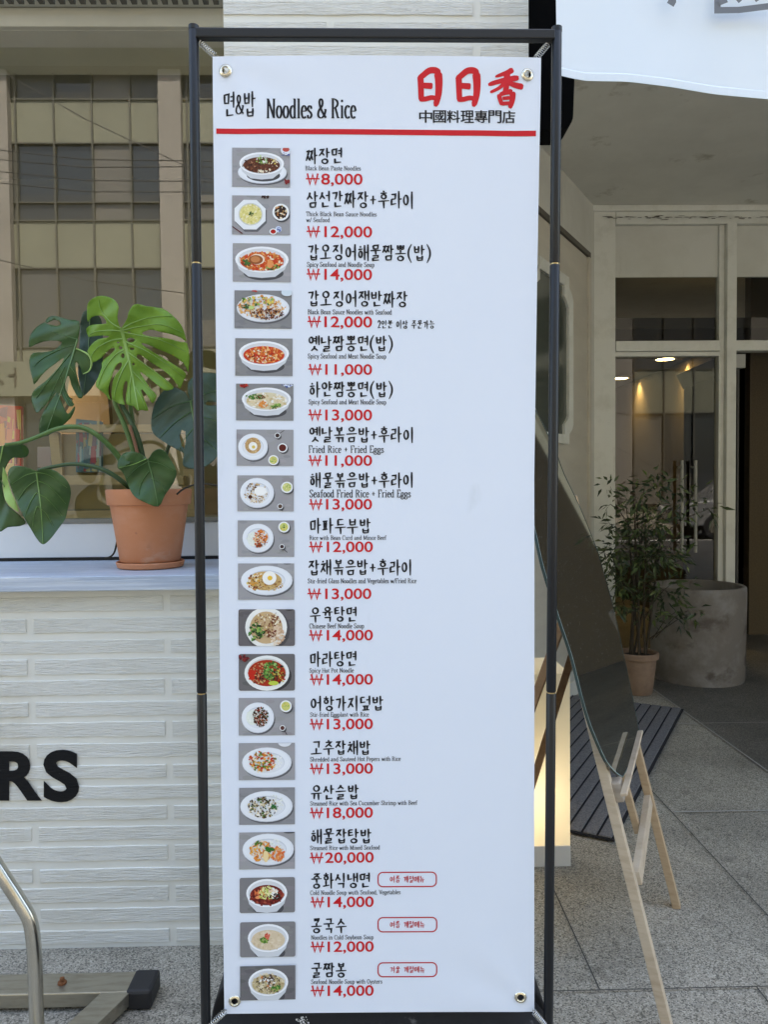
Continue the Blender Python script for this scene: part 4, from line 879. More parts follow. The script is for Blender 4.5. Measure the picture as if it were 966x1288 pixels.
D = [
 [('plate', .52, .62, .42, .28), ('bowl', .51, .40, .385, .29, (96, 52, 34)), ('bits', .49, .44, .28, .17, 90, [DB, BR, (130, 70, 44), (84, 40, 28), (170, 120, 90)], .02), ('bits', .58, .60, .14, .05, 12, [CRm], .018), ('bits', .72, .38, .08, .1, 14, [YL, CRm], .02), ('bits', .52, .32, .09, .1, 40, [GN, GL, (190, 210, 160), W_], .018), ('e', .93, .06, .09, .12, (226, 230, 240)), ('e', .93, .04, .06, .06, (190, 80, 70)), ('bits', .92, .17, .07, .05, 10, [(70, 90, 160)], .015), ('bits', .95, .86, .04, .06, 8, [(130, 40, 40)], .03)],
 [('oct', .33, .54, .29, .42, (100, 100, 104)), ('oct', .31, .49, .29, .41, (232, 236, 240)), ('e', .32, .48, .21, .29, (206, 208, 206)), ('e', .32, .48, .19, .26, (226, 216, 140)), ('bits', .32, .48, .16, .22, 60, [(236, 226, 160), (206, 196, 110), (240, 232, 190)], .022), ('bits', .33, .48, .03, .05, 14, [GN, (40, 80, 40)], .016)] + cup(.84, .42, .145, (50, 34, 26)) + [('bits', .84, .42, .10, .15, 26, [TN, CRm, (190, 130, 80), DB], .022), ('e', .80, .86, .055, .08, (210, 220, 240)), ('bits', .81, .86, .04, .06, 8, [(60, 84, 160)], .018), ('e', .71, .92, .065, .08, (236, 238, 240)), ('e', .71, .92, .045, .055, (176, 30, 24)), ('line', .0, .80, .18, .98, .012, (90, 30, 30)), ('bits', .57, .03, .06, .02, 5, [DB], .03)],
 [('bowl', .5, .42, .46, .34, (206, 66, 34)), ('bits', .49, .46, .34, .21, 110, [OR, (236, 160, 96), (214, 96, 46), CRm, (200, 120, 60)], .032), ('bits', .24, .50, .08, .08, 14, [GN, (60, 80, 50)], .025), ('bits', .72, .62, .12, .06, 22, [(60, 80, 40), GL], .025), ('e', .42, .42, .13, .14, (240, 220, 200)), ('e', .40, .43, .12, .12, (150, 84, 44)), ('e', .39, .42, .08, .08, (200, 130, 80)), ('e', .64, .55, .05, .1, (232, 150, 90))],
 [('plate', .5, .46, .46, .36), ('bits', .48, .44, .36, .26, 150, [(226, 176, 110), (214, 150, 80), (236, 196, 140), (206, 130, 66), CRm], .028), ('bits', .58, .62, .26, .12, 80, [BR, DB, (130, 64, 40), (150, 90, 50)], .022), ('bits', .40, .28, .26, .1, 26, [GN, YL, GL], .03), ('bits', .20, .42, .06, .06, 8, [(50, 90, 50)], .03), ('e', .30, .46, .05, .05, (190, 210, 130)), ('e', .92, .05, .1, .1, (210, 224, 234)), ('bits', .36, .02, .04, .01, 4, [RD], .02)],
 [('bowl', .5, .40, .44, .33, (208, 60, 30)), ('bits', .51, .44, .28, .19, 110, [OR, (236, 170, 100), (226, 110, 50), (240, 190, 130), (196, 80, 36)], .030), ('bits', .45, .48, .22, .14, 30, [(120, 50, 30), CRm], .02)],
 [('bowl', .53, .42, .43, .32, (220, 208, 176)), ('bits', .54, .47, .30, .18, 90, [CRm, (226, 206, 170), (206, 184, 140), W_], .030), ('bits', .34, .36, .15, .06, 24, [(80, 130, 60), GN], .026), ('bits', .49, .56, .07, .07, 14, [OR, (230, 160, 90)], .03), ('bits', .70, .60, .08, .05, 12, [GL, GN], .03), ('bits', .44, .36, .06, .04, 8, [BR], .02), ('bits', .16, .05, .07, .04, 8, [RD, (140, 30, 30)], .03), ('bits', .90, .04, .09, .03, 10, [(60, 84, 150), (210, 220, 240)], .025)],
 [('plate', .29, .47, .26, .36), ('e', .29, .44, .14, .22, (196, 160, 110)), ('bits', .29, .44, .12, .19, 70, [TN, (220, 190, 140), (180, 130, 80)], .016), ('e', .29, .46, .075, .12, (244, 242, 236)), ('e', .30, .48, .03, .045, YL)] + cup(.81, .50, .085, (90, 30, 24)) + cup(.65, .84, .092, (206, 200, 110)) + cup(.72, .16, .05, (60, 40, 36)) + [('line', .76, .10, .84, .02, .006, (50, 50, 54)), ('bits', .65, .84, .05, .08, 12, [GL, (226, 220, 150)], .02)],
 [('plate', .35, .48, .30, .41), ('bits', .33, .50, .18, .25, 80, [CRm, (200, 180, 150), TN, (160, 130, 100)], .02), ('bits', .27, .34, .10, .10, 16, [BR, (80, 60, 50)], .02), ('e', .23, .60, .035, .05, (80, 44, 30)), ('e', .41, .44, .11, .13, (246, 246, 244))] + cup(.88, .33, .105, (206, 206, 130)) + cup(.76, .86, .05, (90, 70, 60)) + [('bits', .88, .33, .06, .09, 10, [GL, (226, 226, 160)], .02), ('line', .79, .92, .80, 1.0, .005, (60, 60, 60))],
 [('plate', .36, .48, .275, .39), ('e', .28, .52, .11, .20, (232, 236, 228)), ('bits', .27, .50, .10, .18, 30, [(240, 242, 236), (222, 228, 214)], .02), ('bits', .41, .50, .11, .22, 90, [(200, 90, 40), (226, 130, 66), OR, BR, (240, 190, 140)], .022), ('bits', .37, .66, .06, .08, 20, [BR, (170, 70, 36)], .022)] + cup(.82, .18, .10, (206, 206, 120)) + cup(.785, .72, .045, (60, 40, 40)) + [('line', .82, .80, .88, .88, .007, (50, 50, 54)), ('bits', .82, .18, .05, .08, 10, [GL, GN, YL], .018)],
 [('plate', .51, .46, .46, .40), ('e', .48, .48, .30, .26, (206, 170, 110)), ('bits', .33, .50, .15, .20, 70, [(214, 150, 60), BR, YL, (170, 100, 50), CRm], .028), ('bits', .55, .60, .22, .13, 70, [(220, 190, 130), TN, (150, 100, 60)], .02), ('e', .56, .40, .125, .19, (246, 244, 238)), ('e', .57, .40, .045, .065, (236, 190, 70)), ('e', .88, .0, .07, .02, (40, 40, 44))],
 [('e', .52, .56, .39, .60, (80, 78, 80)), ('e', .49, .49, .37, .56, (236, 236, 232)), ('e', .49, .50, .29, .44, (200, 170, 130)), ('bits', .46, .42, .20, .26, 100, [(200, 170, 120), TN, (150, 110, 80), CRm, (120, 70, 44)], .024), ('bits', .66, .30, .08, .2, 24, [CRm, (120, 60, 40)], .03), ('bits', .32, .62, .12, .22, 46, [(50, 90, 40), (90, 140, 70), GL, (36, 66, 34)], .034), ('bits', .68, .70, .12, .22, 40, [(222, 196, 166), (206, 170, 140), (236, 220, 200)], .04), ('bits', .56, .66, .10, .12, 20, [(110, 40, 26), BR], .022), ('e', .90, .0, .07, .03, (36, 34, 38))],
 [('e', .54, .60, .40, .44, (60, 58, 60)), ('e', .50, .52, .40, .48, (234, 236, 234)), ('e', .50, .50, .345, .38, (210, 206, 200)), ('e', .50, .52, .335, .36, (170, 50, 26)), ('bits', .36, .54, .14, .26, 70, [(190, 150, 110), BR, DB, TN, (90, 50, 40)], .024), ('bits', .24, .56, .06, .12, 14, [(196, 40, 26)], .04), ('bits', .57, .46, .13, .22, 70, [(110, 160, 70), (150, 190, 110), GN, (60, 100, 40)], .030), ('bits', .72, .56, .1, .22, 40, [DB, RD, BR, (214, 180, 80)], .028), ('e', .62, .79, .09, .06, (190, 206, 80)), ('bits', .08, .10, .08, .08, 14, [(130, 40, 40), (90, 30, 34)], .04)],
 [('plate', .34, .52, .29, .40), ('e', .25, .52, .12, .2, (228, 234, 226)), ('bits', .25, .50, .10, .18, 26, [(240, 242, 236), (220, 226, 214)], .02), ('bits', .39, .50, .12, .23, 110, [DB, (70, 40, 26), BR, (130, 40, 26), (60, 80, 40), (170, 90, 50)], .022)] + cup(.84, .22, .105, (206, 206, 120)) + cup(.78, .80, .05, (90, 50, 44)) + [('line', .82, .88, .86, .98, .007, (50, 50, 54)), ('bits', .84, .22, .05, .08, 10, [GL, YL], .018)],
 [('plate', .5, .52, .44, .40), ('bits', .64, .50, .11, .2, 40, [(240, 242, 238), (222, 226, 216)], .02), ('bits', .42, .50, .21, .24, 130, [(220, 120, 40), RD, (236, 180, 80), (110, 140, 50), CRm, (200, 84, 30), GN], .028), ('e', .82, -.02, .12, .12, (226, 230, 236))],
 [('plate', .49, .50, .47, .41), ('bits', .64, .42, .14, .2, 50, [(238, 240, 236), (218, 222, 214)], .02), ('bits', .42, .52, .23, .25, 140, [CRm, (200, 184, 150), (70, 54, 40), (130, 110, 70), W_, (44, 40, 34), GN], .026), ('bits', .64, .50, .05, .05, 10, [(40, 110, 50)], .024)],
 [('plate', .52, .46, .46, .42), ('bits', .62, .36, .14, .16, 50, [(238, 240, 236), (218, 222, 214)], .02), ('bits', .40, .50, .18, .24, 70, [(226, 150, 60), (236, 180, 90), OR, (200, 110, 50), CRm], .036), ('bits', .68, .58, .12, .16, 40, [(220, 110, 60), OR, (236, 170, 110)], .036), ('e', .48, .64, .05, .16, (240, 214, 160)), ('bits', .55, .46, .06, .05, 12, [(50, 110, 40)], .034), ('bits', .36, .30, .06, .05, 8, [(80, 120, 50)], .03), ('e', .9, .0, .1, .03, (50, 50, 54))],
 [('bowl', .49, .44, .37, .40, (112, 30, 26)), ('bits', .49, .52, .27, .24, 60, [(84, 24, 22), (140, 50, 40), (170, 80, 60)], .03), ('bits', .36, .46, .07, .14, 14, [(230, 120, 70), (240, 150, 100)], .035), ('bits', .50, .44, .12, .17, 60, [(220, 214, 130), (236, 230, 170), (190, 200, 100)], .026), ('bits', .64, .52, .08, .1, 24, [DB, (40, 44, 36), W_], .026), ('bits', .62, .36, .08, .05, 14, [W_, (236, 210, 180)], .03)],
 [('bowl', .51, .46, .37, .40, (216, 196, 166)), ('bits', .51, .52, .25, .24, 46, [(222, 204, 176), (208, 186, 152), (226, 210, 186)], .034), ('bits', .44, .52, .06, .07, 22, [(110, 150, 60), GL, GN], .024), ('bits', .50, .41, .05, .07, 14, [(200, 70, 50), (220, 110, 90)], .026)],
 [('bowl', .51, .48, .36, .40, (196, 178, 134)), ('bits', .51, .52, .26, .26, 110, [(206, 190, 150), (176, 150, 104), (226, 214, 184), (130, 110, 80), (90, 76, 56), (214, 200, 170)], .03), ('bits', .50, .44, .12, .16, 30, [(90, 70, 56), W_, (200, 120, 60)], .03), ('bits', .66, .66, .08, .07, 14, [GL, (70, 120, 50)], .03)]]
for i, (r, d) in enumerate(zip(ROWS, D)):
    bgc = (156, 155, 158) if i not in (10, 11, 16, 17, 18, 14) else [(104, 100, 102), (108, 105, 106), (126, 124, 126), (128, 126, 128), (110, 108, 110), (140, 140, 144)][(10, 11, 16, 17, 18, 14).index(i)]
    if i in (4, 5, 3): bgc = (134, 134, 136)
    dish(r[12], d, bgc, 1 if i in (10, 11, 16, 17) else 0)

# =================================================================== MONSTERA IN ITS POT
def leafmat(name, col, col2, vein=None, rough=.38):
    m = mat(name, col, rough, spec=.45, noise=[((14, 14, 14), .35, .7, col2), ((70, 70, 70), .66, .8, tuple(c * 1.3 + .01 for c in col)), ((260, 260, 260), .74, .78, (.30, .32, .26))], bump=[((45, 45, 45), .3, .003), ((220, 220, 220), .25, .001)])
    t = m.node_tree; b = t.nodes['Principled BSDF']
    if not t.nodes.get('tl'):
        tl = t.nodes.new('ShaderNodeBsdfTranslucent'); tl.name = 'tl'; tl.inputs[0].default_value = (col[0] * 1.6, col[1] * 1.5, col[2] * .9, 1)
        mx = t.nodes.new('ShaderNodeMixShader'); mx.inputs[0].default_value = .22
        t.links.new(b.outputs[0], mx.inputs[1]); t.links.new(tl.outputs[0], mx.inputs[2]); t.links.new(mx.outputs[0], t.nodes['Material Output'].inputs[0])
    return m
LM = {'bright': leafmat('bright_leaf', (.21, .38, .036), (.14, .29, .028)), 'dark': leafmat('dark_leaf', (.038, .090, .022), (.05, .125, .026), rough=.33), 'blue': leafmat('blue_green_leaf', (.050, .088, .054), (.062, .108, .068), rough=.42),
      'mid': leafmat('mid_leaf', (.055, .125, .03), (.04, .09, .026), rough=.34), 'vein': mat('leaf_vein', (.24, .40, .09), .45), 'veinm': mat('mid_leaf_vein', (.14, .25, .06), .45), 'veind': mat('dark_leaf_vein', (.10, .19, .06), .45), 'edge': mat('young_leaf_underside', (.32, .50, .14), .45),
      'stem': mat('petiole', (.070, .14, .03), .4, noise=((40, 40, 40), .4, .7, (.10, .19, .045))), 'stemd': mat('dark_petiole', (.035, .075, .022), .4), 'root': mat('aerial_root', (.035, .03, .02), .8), 'brown': mat('dry_sheath', (.22, .10, .05), .7)}
def zc_(o, s): return lambda pts: [(o[0] + x / s, o[1] + y / s) for x, y in pts]
zB = zc_((90, 360), 6.0375); zA = zc_((0, 340), 3.331); zL = zc_((0, 380), 7.431); zE = zc_((0, 480), 6.44)
YM = 2.42
mon = thing('potted_monstera', 'monstera with split green leaves in terracotta pot on the window shelf', 'plant', P(190, 705, YM - .0), None)
def leaf(name, outline, holes, base, tip, y0, fold, tilt, m, vein='vein', laterals=(), pleat=.0035, freq=.42, step=3.2, vw=2.0, roll=0.0, edge=None):
    bx, by = base; tx, ty = tip; L = math.hypot(tx - bx, ty - by); ux, uy = (tx - bx) / L, (ty - by) / L
    def depth(x, y):
        a = (x - bx) * ux + (y - by) * uy; d = -(x - bx) * uy + (y - by) * ux
        return y0 + tilt * (a / L) + fold * (abs(d) / L) ** 1.3 + roll * d / L + pleat * .45 * math.sin(freq * .8 * (a - .75 * abs(d)) + .6 * math.sin(d * .07 + a * .03)) * min(1, abs(d) / 12) + .014 * math.sin(a * .05 + d * .035) + .006 * math.sin(a * .11 - d * .06)
    out = []
    for a, b in zip(outline, outline[1:] + outline[:1]):
        out.append(a); d = math.dist(a, b); k = int(d / 5)
        for i in range(1, k + 1): out.append((a[0] + (b[0] - a[0]) * i / (k + 1), a[1] + (b[1] - a[1]) * i / (k + 1)))
    pts, tris = cdt(out, holes, step)
    mb = MB(); mb.add([P(x, y, depth(x, y)) for x, y in pts], tris)
    o = mb.build(name, m, mon, smooth=True); sm = o.modifiers.new('s', 'SOLIDIFY'); sm.thickness = .0006; sm.offset = 0
    vb = MB()
    def vline(pts_, w0, w1):
        pp = curve(pts_, 5); n = len(pp); L_, R_ = [], []
        for i, (x, y) in enumerate(pp):
            a = pp[max(i - 1, 0)]; b = pp[min(i + 1, n - 1)]; dx, dy = b[0] - a[0], b[1] - a[1]; l = math.hypot(dx, dy) or 1; w_ = (w0 + (w1 - w0) * i / (n - 1)) / 2
            L_.append((x - dy / l * w_, y + dx / l * w_)); R_.append((x + dy / l * w_, y - dx / l * w_))
        vv = [P(x, y, depth(x, y) - .0016) for x, y in L_] + [P(x, y, depth(x, y) - .0034) for x, y in pp] + [P(x, y, depth(x, y) - .0016) for x, y in R_]
        vb.add(vv, [(k * n + i, k * n + i + 1, (k + 1) * n + i + 1, (k + 1) * n + i) for k in range(2) for i in range(n - 1)])
    vline([base, ((bx + tx) / 2 + uy * 1.5, (by + ty) / 2 - ux * 1.5), tip], vw, vw * .3)
    for l in laterals: vline(l, max(1.0, vw * .42), .45)
    vo = vb.build('leaf_vein', LM[vein], o, smooth=True)
    if edge:
        eb = MB(); eb.tube([P(x, y, depth(x, y) - .001) for x, y in curve(edge, 4)], [.0012 + .0022 * math.sin(math.pi * min(1, i / (4 * (len(edge) - 1)))) for i in range(4 * (len(edge) - 1) + 1)], 6); eb.build('leaf_margin', LM['edge'], o, smooth=True)
    return o
# big bright leaf
A = zB(curve([(375, 318), (356, 290), (345, 230), (355, 160), (330, 110), (280, 82), (220, 72), (160, 90), (120, 130), (114, 200), (120, 272), (150, 236), (205, 222), (245, 240), (262, 282), (205, 288), (150, 294), (112, 318), (110, 345), (126, 384), (150, 382), (230, 374), (282, 380), (262, 392), (200, 402), (150, 440), (120, 484), (120, 505), (148, 548), (158, 580), (214, 552), (262, 502), (300, 470), (326, 470), (316, 494), (280, 528), (248, 552), (226, 585), (226, 622), (184, 728), (190, 770), (240, 808), (276, 850), (296, 868), (276, 800), (292, 720), (330, 612), (366, 580), (380, 592), (364, 632), (320, 692), (306, 760), (306, 862), (400, 902), (389, 860), (388, 790), (402, 728), (420, 724), (422, 760), (412, 820), (414, 896), (470, 910), (498, 946), (530, 940), (580, 946), (566, 898), (546, 850), (526, 792), (540, 788), (580, 842), (612, 890), (645, 832), (600, 782), (560, 722), (520, 662), (532, 656), (590, 702), (650, 752), (700, 790), (740, 790), (775, 772), (740, 730), (690, 690), (620, 635), (560, 595), (500, 552), (494, 526), (520, 520), (600, 578), (700, 642), (780, 720), (820, 778), (846, 720), (868, 662), (800, 610), (740, 572), (640, 514), (560, 462), (528, 436), (560, 436), (660, 480), (760, 522), (850, 585), (882, 650), (888, 620), (893, 540), (876, 434), (830, 424), (760, 404), (700, 392), (600, 382), (545, 368), (538, 350), (600, 330), (660, 344), (760, 366), (830, 392), (868, 418), (860, 372), (828, 290), (762, 220), (690, 170), (560, 150), (500, 134), (458, 150), (430, 198), (420, 242), (396, 286)], 2))
hA = [zB(circ(447, 408, 30, 14, 17)), zB(circ(457, 475, 18, 10, 10)), zB(circ(371, 468, 14, 10, 12)), zB(circ(387, 528, 13, 10, 18)), zB(circ(467, 592, 10, 8, 10)), zB(circ(433, 350, 13, 8, 6)), zB(circ(352, 428, 11, 8, 6))]
latA = [zB(l) for l in ([(385, 320), (470, 275), (600, 235), (760, 225)], [(390, 335), (520, 305), (680, 290), (840, 350)], [(392, 350), (520, 375), (680, 410), (870, 500)], [(405, 420), (560, 490), (720, 590), (855, 690)], [(425, 500), (560, 600), (680, 690), (760, 760)], [(455, 640), (540, 730), (600, 800), (632, 850)], [(480, 760), (530, 850), (560, 930)], [(370, 320), (290, 270), (220, 180), (200, 100)], [(370, 340), (280, 335), (180, 345), (130, 370)], [(380, 400), (290, 415), (190, 470), (140, 540)], [(395, 480), (320, 530), (240, 640), (200, 750)], [(430, 560), (370, 670), (330, 790), (320, 850)], [(455, 660), (440, 760), (440, 890)])]
leaf('leaf', A, hA, zB([(375, 320)])[0], zB([(505, 940)])[0], YM - .06, .05, .03, LM['bright'], 'vein', latA, pleat=.004, freq=.36, vw=4.6, roll=.03)['label'] = 'bright green leaf with many splits'
# dark split leaf on the left
Bo = zL(curve([(722, 345), (735, 300), (738, 180), (640, 165), (520, 130), (450, 140), (420, 180), (440, 195), (500, 165), (548, 180), (565, 205), (530, 222), (440, 205), (410, 190), (330, 240), (275, 320), (266, 420), (330, 395), (400, 370), (480, 360), (560, 366), (572, 385), (540, 420), (480, 455), (390, 470), (305, 474), (272, 530), (275, 620), (300, 720), (318, 768), (380, 690), (440, 630), (520, 570), (590, 520), (575, 570), (510, 650), (420, 740), (340, 800), (297, 850), (290, 920), (320, 1010), (345, 1035), (400, 985), (500, 870), (525, 845), (430, 980), (380, 1070), (360, 1160), (370, 1238), (440, 1250), (560, 1170), (660, 1080), (695, 1000), (690, 975), (640, 1040), (610, 1020), (570, 930), (545, 870), (560, 850), (600, 920), (640, 975), (690, 960), (640, 880), (605, 800), (612, 720), (640, 690), (660, 770), (700, 850), (735, 900), (775, 880), (740, 780), (715, 690), (700, 590), (715, 560), (750, 620), (770, 670), (830, 640), (850, 570), (830, 500), (770, 460), (700, 430)], 2))
latB = [zL(l) for l in ([(720, 345), (600, 315), (480, 275)], [(690, 400), (560, 440), (400, 520), (310, 600)], [(650, 480), (540, 620), (430, 760), (330, 900)], [(600, 600), (500, 800), (410, 1000)], [(640, 590), (700, 680), (740, 850)], [(700, 440), (790, 480), (835, 560)], [(560, 700), (600, 850), (660, 960)])]
leaf('leaf', Bo, [], zL([(722, 345)])[0], zL([(420, 1240)])[0], YM - .02, .09, .00, LM['dark'], 'veind', latB, pleat=.004, freq=.40, vw=2.6, edge=zL([(700, 430), (770, 460), (830, 500), (852, 570), (830, 640), (770, 672)]))
# leaf behind them
Cb = zA(curve([(335, 215), (345, 180), (365, 168), (410, 190), (425, 220), (430, 300), (428, 380), (418, 430), (385, 490), (345, 528), (335, 490), (325, 430), (330, 330)], 3))
leaf('leaf', Cb, [], zA([(375, 200)])[0], zA([(348, 520)])[0], YM + .07, .05, .02, LM['blue'], 'veind', [], vw=1.6)
# blue green leaf at the right
Dr = zA(curve([(797, 545), (786, 510), (790, 465), (828, 435), (880, 430), (930, 444), (965, 500), (930, 548), (866, 552), (868, 566), (930, 572), (968, 640), (950, 720), (900, 790), (872, 815), (850, 826), (826, 834), (770, 822), (766, 790), (770, 768), (742, 752), (690, 722), (640, 682), (632, 625), (650, 552), (690, 500), (732, 490), (775, 512)], 3))
leaf('leaf', Dr, [zA([(760, 668), (776, 676), (778, 715), (772, 748), (760, 735), (752, 695)])], zA([(797, 545)])[0], zA([(830, 830)])[0], YM - .02, .04, -.05, LM['blue'], 'veind', [zA(l) for l in ([(797, 548), (720, 570), (640, 620)], [(800, 590), (730, 640), (670, 700)], [(810, 660), (770, 710), (750, 750)], [(797, 548), (850, 520), (920, 500)], [(805, 610), (870, 620), (950, 650)], [(818, 690), (870, 720), (910, 760)])], pleat=.003, freq=.5, vw=2.4)
# small leaf before the pot
Ds = zA(curve([(617, 792), (600, 775), (560, 760), (515, 768), (492, 805), (495, 830), (515, 850), (535, 900), (560, 945), (605, 972), (662, 990), (690, 942), (728, 885), (738, 840), (712, 790), (690, 758), (665, 748), (640, 760), (625, 782)], 3))
leaf('leaf', Ds, [], zA([(617, 792)])[0], zA([(660, 988)])[0], YM - .165, .03, -.01, LM['dark'], 'veind', [zA(l) for l in ([(618, 800), (570, 830), (530, 870)], [(624, 840), (590, 890), (580, 940)], [(618, 800), (670, 810), (725, 840)], [(632, 870), (670, 890), (690, 930)])], vw=2.2)
Dc = zA(curve([(617, 792), (600, 776), (560, 762), (520, 768), (500, 790), (490, 825), (510, 836), (530, 815), (575, 800)], 3))
leaf('leaf', Dc, [], zA([(612, 790)])[0], zA([(495, 828)])[0], YM - .172, .02, .0, LM['mid'], 'vein', [], vw=1.2)
# heart shaped leaf low on the left
Eh = zE(curve([(288, 722), (230, 700), (150, 682), (90, 690), (60, 740), (75, 830), (120, 950), (180, 1080), (250, 1200), (300, 1280), (345, 1318), (400, 1280), (470, 1190), (525, 1110), (545, 1030), (572, 900), (545, 810), (480, 745), (420, 712), (340, 706)], 3))
leaf('leaf', Eh, [], zE([(290, 730)])[0], zE([(345, 1312)])[0], YM - .17, .05, .0, LM['mid'], 'veinm', [zE(l) for l in ([(290, 735), (200, 760), (90, 830)], [(288, 800), (210, 860), (140, 960)], [(290, 900), (240, 980), (200, 1080)], [(295, 1010), (270, 1090), (260, 1170)], [(290, 735), (400, 760), (540, 860)], [(290, 800), (400, 850), (530, 990)], [(290, 900), (390, 960), (500, 1090)], [(300, 1010), (370, 1070), (430, 1180)])], pleat=.002, freq=.7, vw=2.6)['label'] = 'whole heart shaped leaf'
# leaves cut by the left edge of the photograph
Fu = zE(curve([(10, 520), (100, 498), (190, 510), (230, 555), (215, 605), (165, 618), (100, 618), (60, 660), (30, 730), (10, 800), (-60, 820), (-140, 760), (-150, 620), (-80, 540)], 3))
leaf('leaf', Fu, [], zE([(20, 520)])[0], zE([(-60, 815)])[0], YM - .12, .05, .02, LM['mid'], 'vein', [], vw=2.0)
Fd = zE(curve([(10, 800), (28, 930), (60, 1000), (130, 1060), (205, 1135), (160, 1170), (60, 1180), (-20, 1220), (-160, 1180), (-200, 980), (-100, 830)], 3))
leaf('leaf', Fd, [], zE([(0, 800)])[0], zE([(190, 1140)])[0], YM - .12, .03, .02, LM['dark'], 'veind', [], vw=1.2)
Fy = zE(curve([(20, 690), (40, 720), (60, 800), (90, 900), (150, 1050), (90, 1020), (40, 960), (20, 860), (14, 760)], 3))
leaf('leaf', Fy, [], zE([(28, 700)])[0], zE([(140, 1040)])[0], YM - .13, .0, .01, LM['edge'], 'vein', [], vw=1.0)
# pot
pc = P(189, 705, YM); pz = ZS
MB().lathe((pc.x, pc.y, pz + .020), [(.0001, 0), (.088, 0), (.092, .004), (.117, .170), (.1175, .176), (.125, .177), (.127, .182), (.130, .218), (.129, .224), (.124, .225), (.118, .220), (.114, .195)], 64).build('pot', M['terracotta'], mon, smooth=True)
MB().lathe((pc.x, pc.y, pz + .020), [(.0001, .200), (.07, .203), (.1145, .197)], 40).build('soil', M['soil'], mon)
sc_ = MB().lathe((pc.x, pc.y, pz), [(.0001, .0005), (.094, .0005), (.100, .004), (.104, .018), (.102, .0205), (.098, .019), (.095, .009), (.0001, .0085)], 64).build('saucer', M['terracotta'], smooth=True)
tag(sc_, 'round terracotta saucer under the monstera pot', 'saucer')
zs_ = pz + .215
def stem_px(pts, ys, r0_, r1_, m, name='stem'):
    c = curve(pts, 6); n = len(c); ym = curve([(0, y) for y in ys], max(1, 1)) ; out = []
    for i, (x, y) in enumerate(c):
        t = i / (n - 1) * (len(ys) - 1); k = min(int(t), len(ys) - 2); out.append(P(x, y, ys[k] + (ys[k + 1] - ys[k]) * (t - k)))
    return MB().tube(out, [r0_ + (r1_ - r0_) * i / (n - 1) for i in range(n)], 10).build(name, m, mon, smooth=True)
stem_px(zA([(585, 930), (575, 830), (555, 750), (520, 650), (480, 555), (480, 480)]), [YM, YM, YM, YM - .0], .0085, .0065, LM['stem'])
stem_px(zA([(605, 930), (598, 800), (575, 700), (540, 620), (505, 555), (500, 480)]), [YM + .02, YM, YM + .02], .0095, .0075, LM['stemd'])
stem_px(zA([(600, 930), (580, 800), (560, 680), (543, 560), (540, 500)]), [YM + .03, YM + .03], .009, .006, LM['stem'])
stem_px(zA([(582, 800), (568, 740), (548, 670), (545, 650)]), [YM - .015, YM - .015], .006, .004, LM['brown'])
stem_px(zA([(560, 935), (545, 915), (480, 862), (400, 825), (300, 812), (210, 825), (155, 838)]), [YM - .02, YM - .1, YM - .13, YM - .155, YM - .17], .0085, .0045, LM['stemd'])
stem_px(zA([(560, 900), (500, 790), (440, 720), (380, 675), (320, 656), (240, 664), (150, 700), (80, 723), (20, 732)]), [YM, YM - .08, YM - .11, YM - .12], .0095, .0055, LM['stem'])
stem_px(zA([(640, 930), (690, 780), (720, 700), (770, 590), (797, 545)]), [YM + .04, YM + .04, YM - .01], .007, .005, LM['stemd'])
stem_px(zA([(740, 938), (770, 915), (820, 897), (870, 895), (930, 907)]), [YM - .09, YM - .11, YM - .1], .003, .0025, LM['root'], 'aerial_root')
stem_px(zA([(500, 1085), (490, 1130), (478, 1180), (460, 1200), (436, 1206)]), [YM + .08, YM + .09], .0035, .0025, LM['root'], 'aerial_root')
tag(mon, None, None)

# =================================================================== THINGS BEHIND THE SHOP WINDOW
YI = 3.05
ease = thing('display_easel', 'pale wooden tabletop easel holding two pictures behind the shop window', 'easel', P(150, 650, YI))
M['easel'] = mat('display_wood', (.50, .35, .17), .6, noise=((10, 10, 70), .4, .75, (.42, .28, .13)))
def pxbar(mb, x0, y0, x1, y1, w_, dpt, Y): mb.bar(P(x0, y0, Y), P(x1, y1, Y), w_, dpt, Vector((0, 0, 1)) if abs(x1 - x0) > abs(y1 - y0) else Vector((1, 0, 0)))
for a in ((64, 539, 232, 539, .030), (80, 604, 232, 604, .038), (60, 648, 250, 645, .03)):
    mb = MB(); pxbar(mb, a[0], a[1], a[2], a[3], a[4], .03, YI); mb.build('rail', M['easel'], ease, bevel=.002)
for a in ((68.5, 545, 78, 640, .038), (238, 590, 238, 648, .045), (88, 500, 65, 545, .012)):
    mb = MB(); pxbar(mb, a[0], a[1], a[2], a[3], a[4], .03, YI + .032); mb.build('upright', M['easel'], ease, bevel=.002)
bb = MB().prism([P(74, 546, YI + .055), P(232, 546, YI + .055), P(232, 640, YI + .055), P(78, 640, YI + .055)], (0, .012, 0)).build('back_board', mat('tan_board', (.40, .30, .14), .7, noise=((3, 3, 3), .4, .7, (.34, .25, .11))), ease)
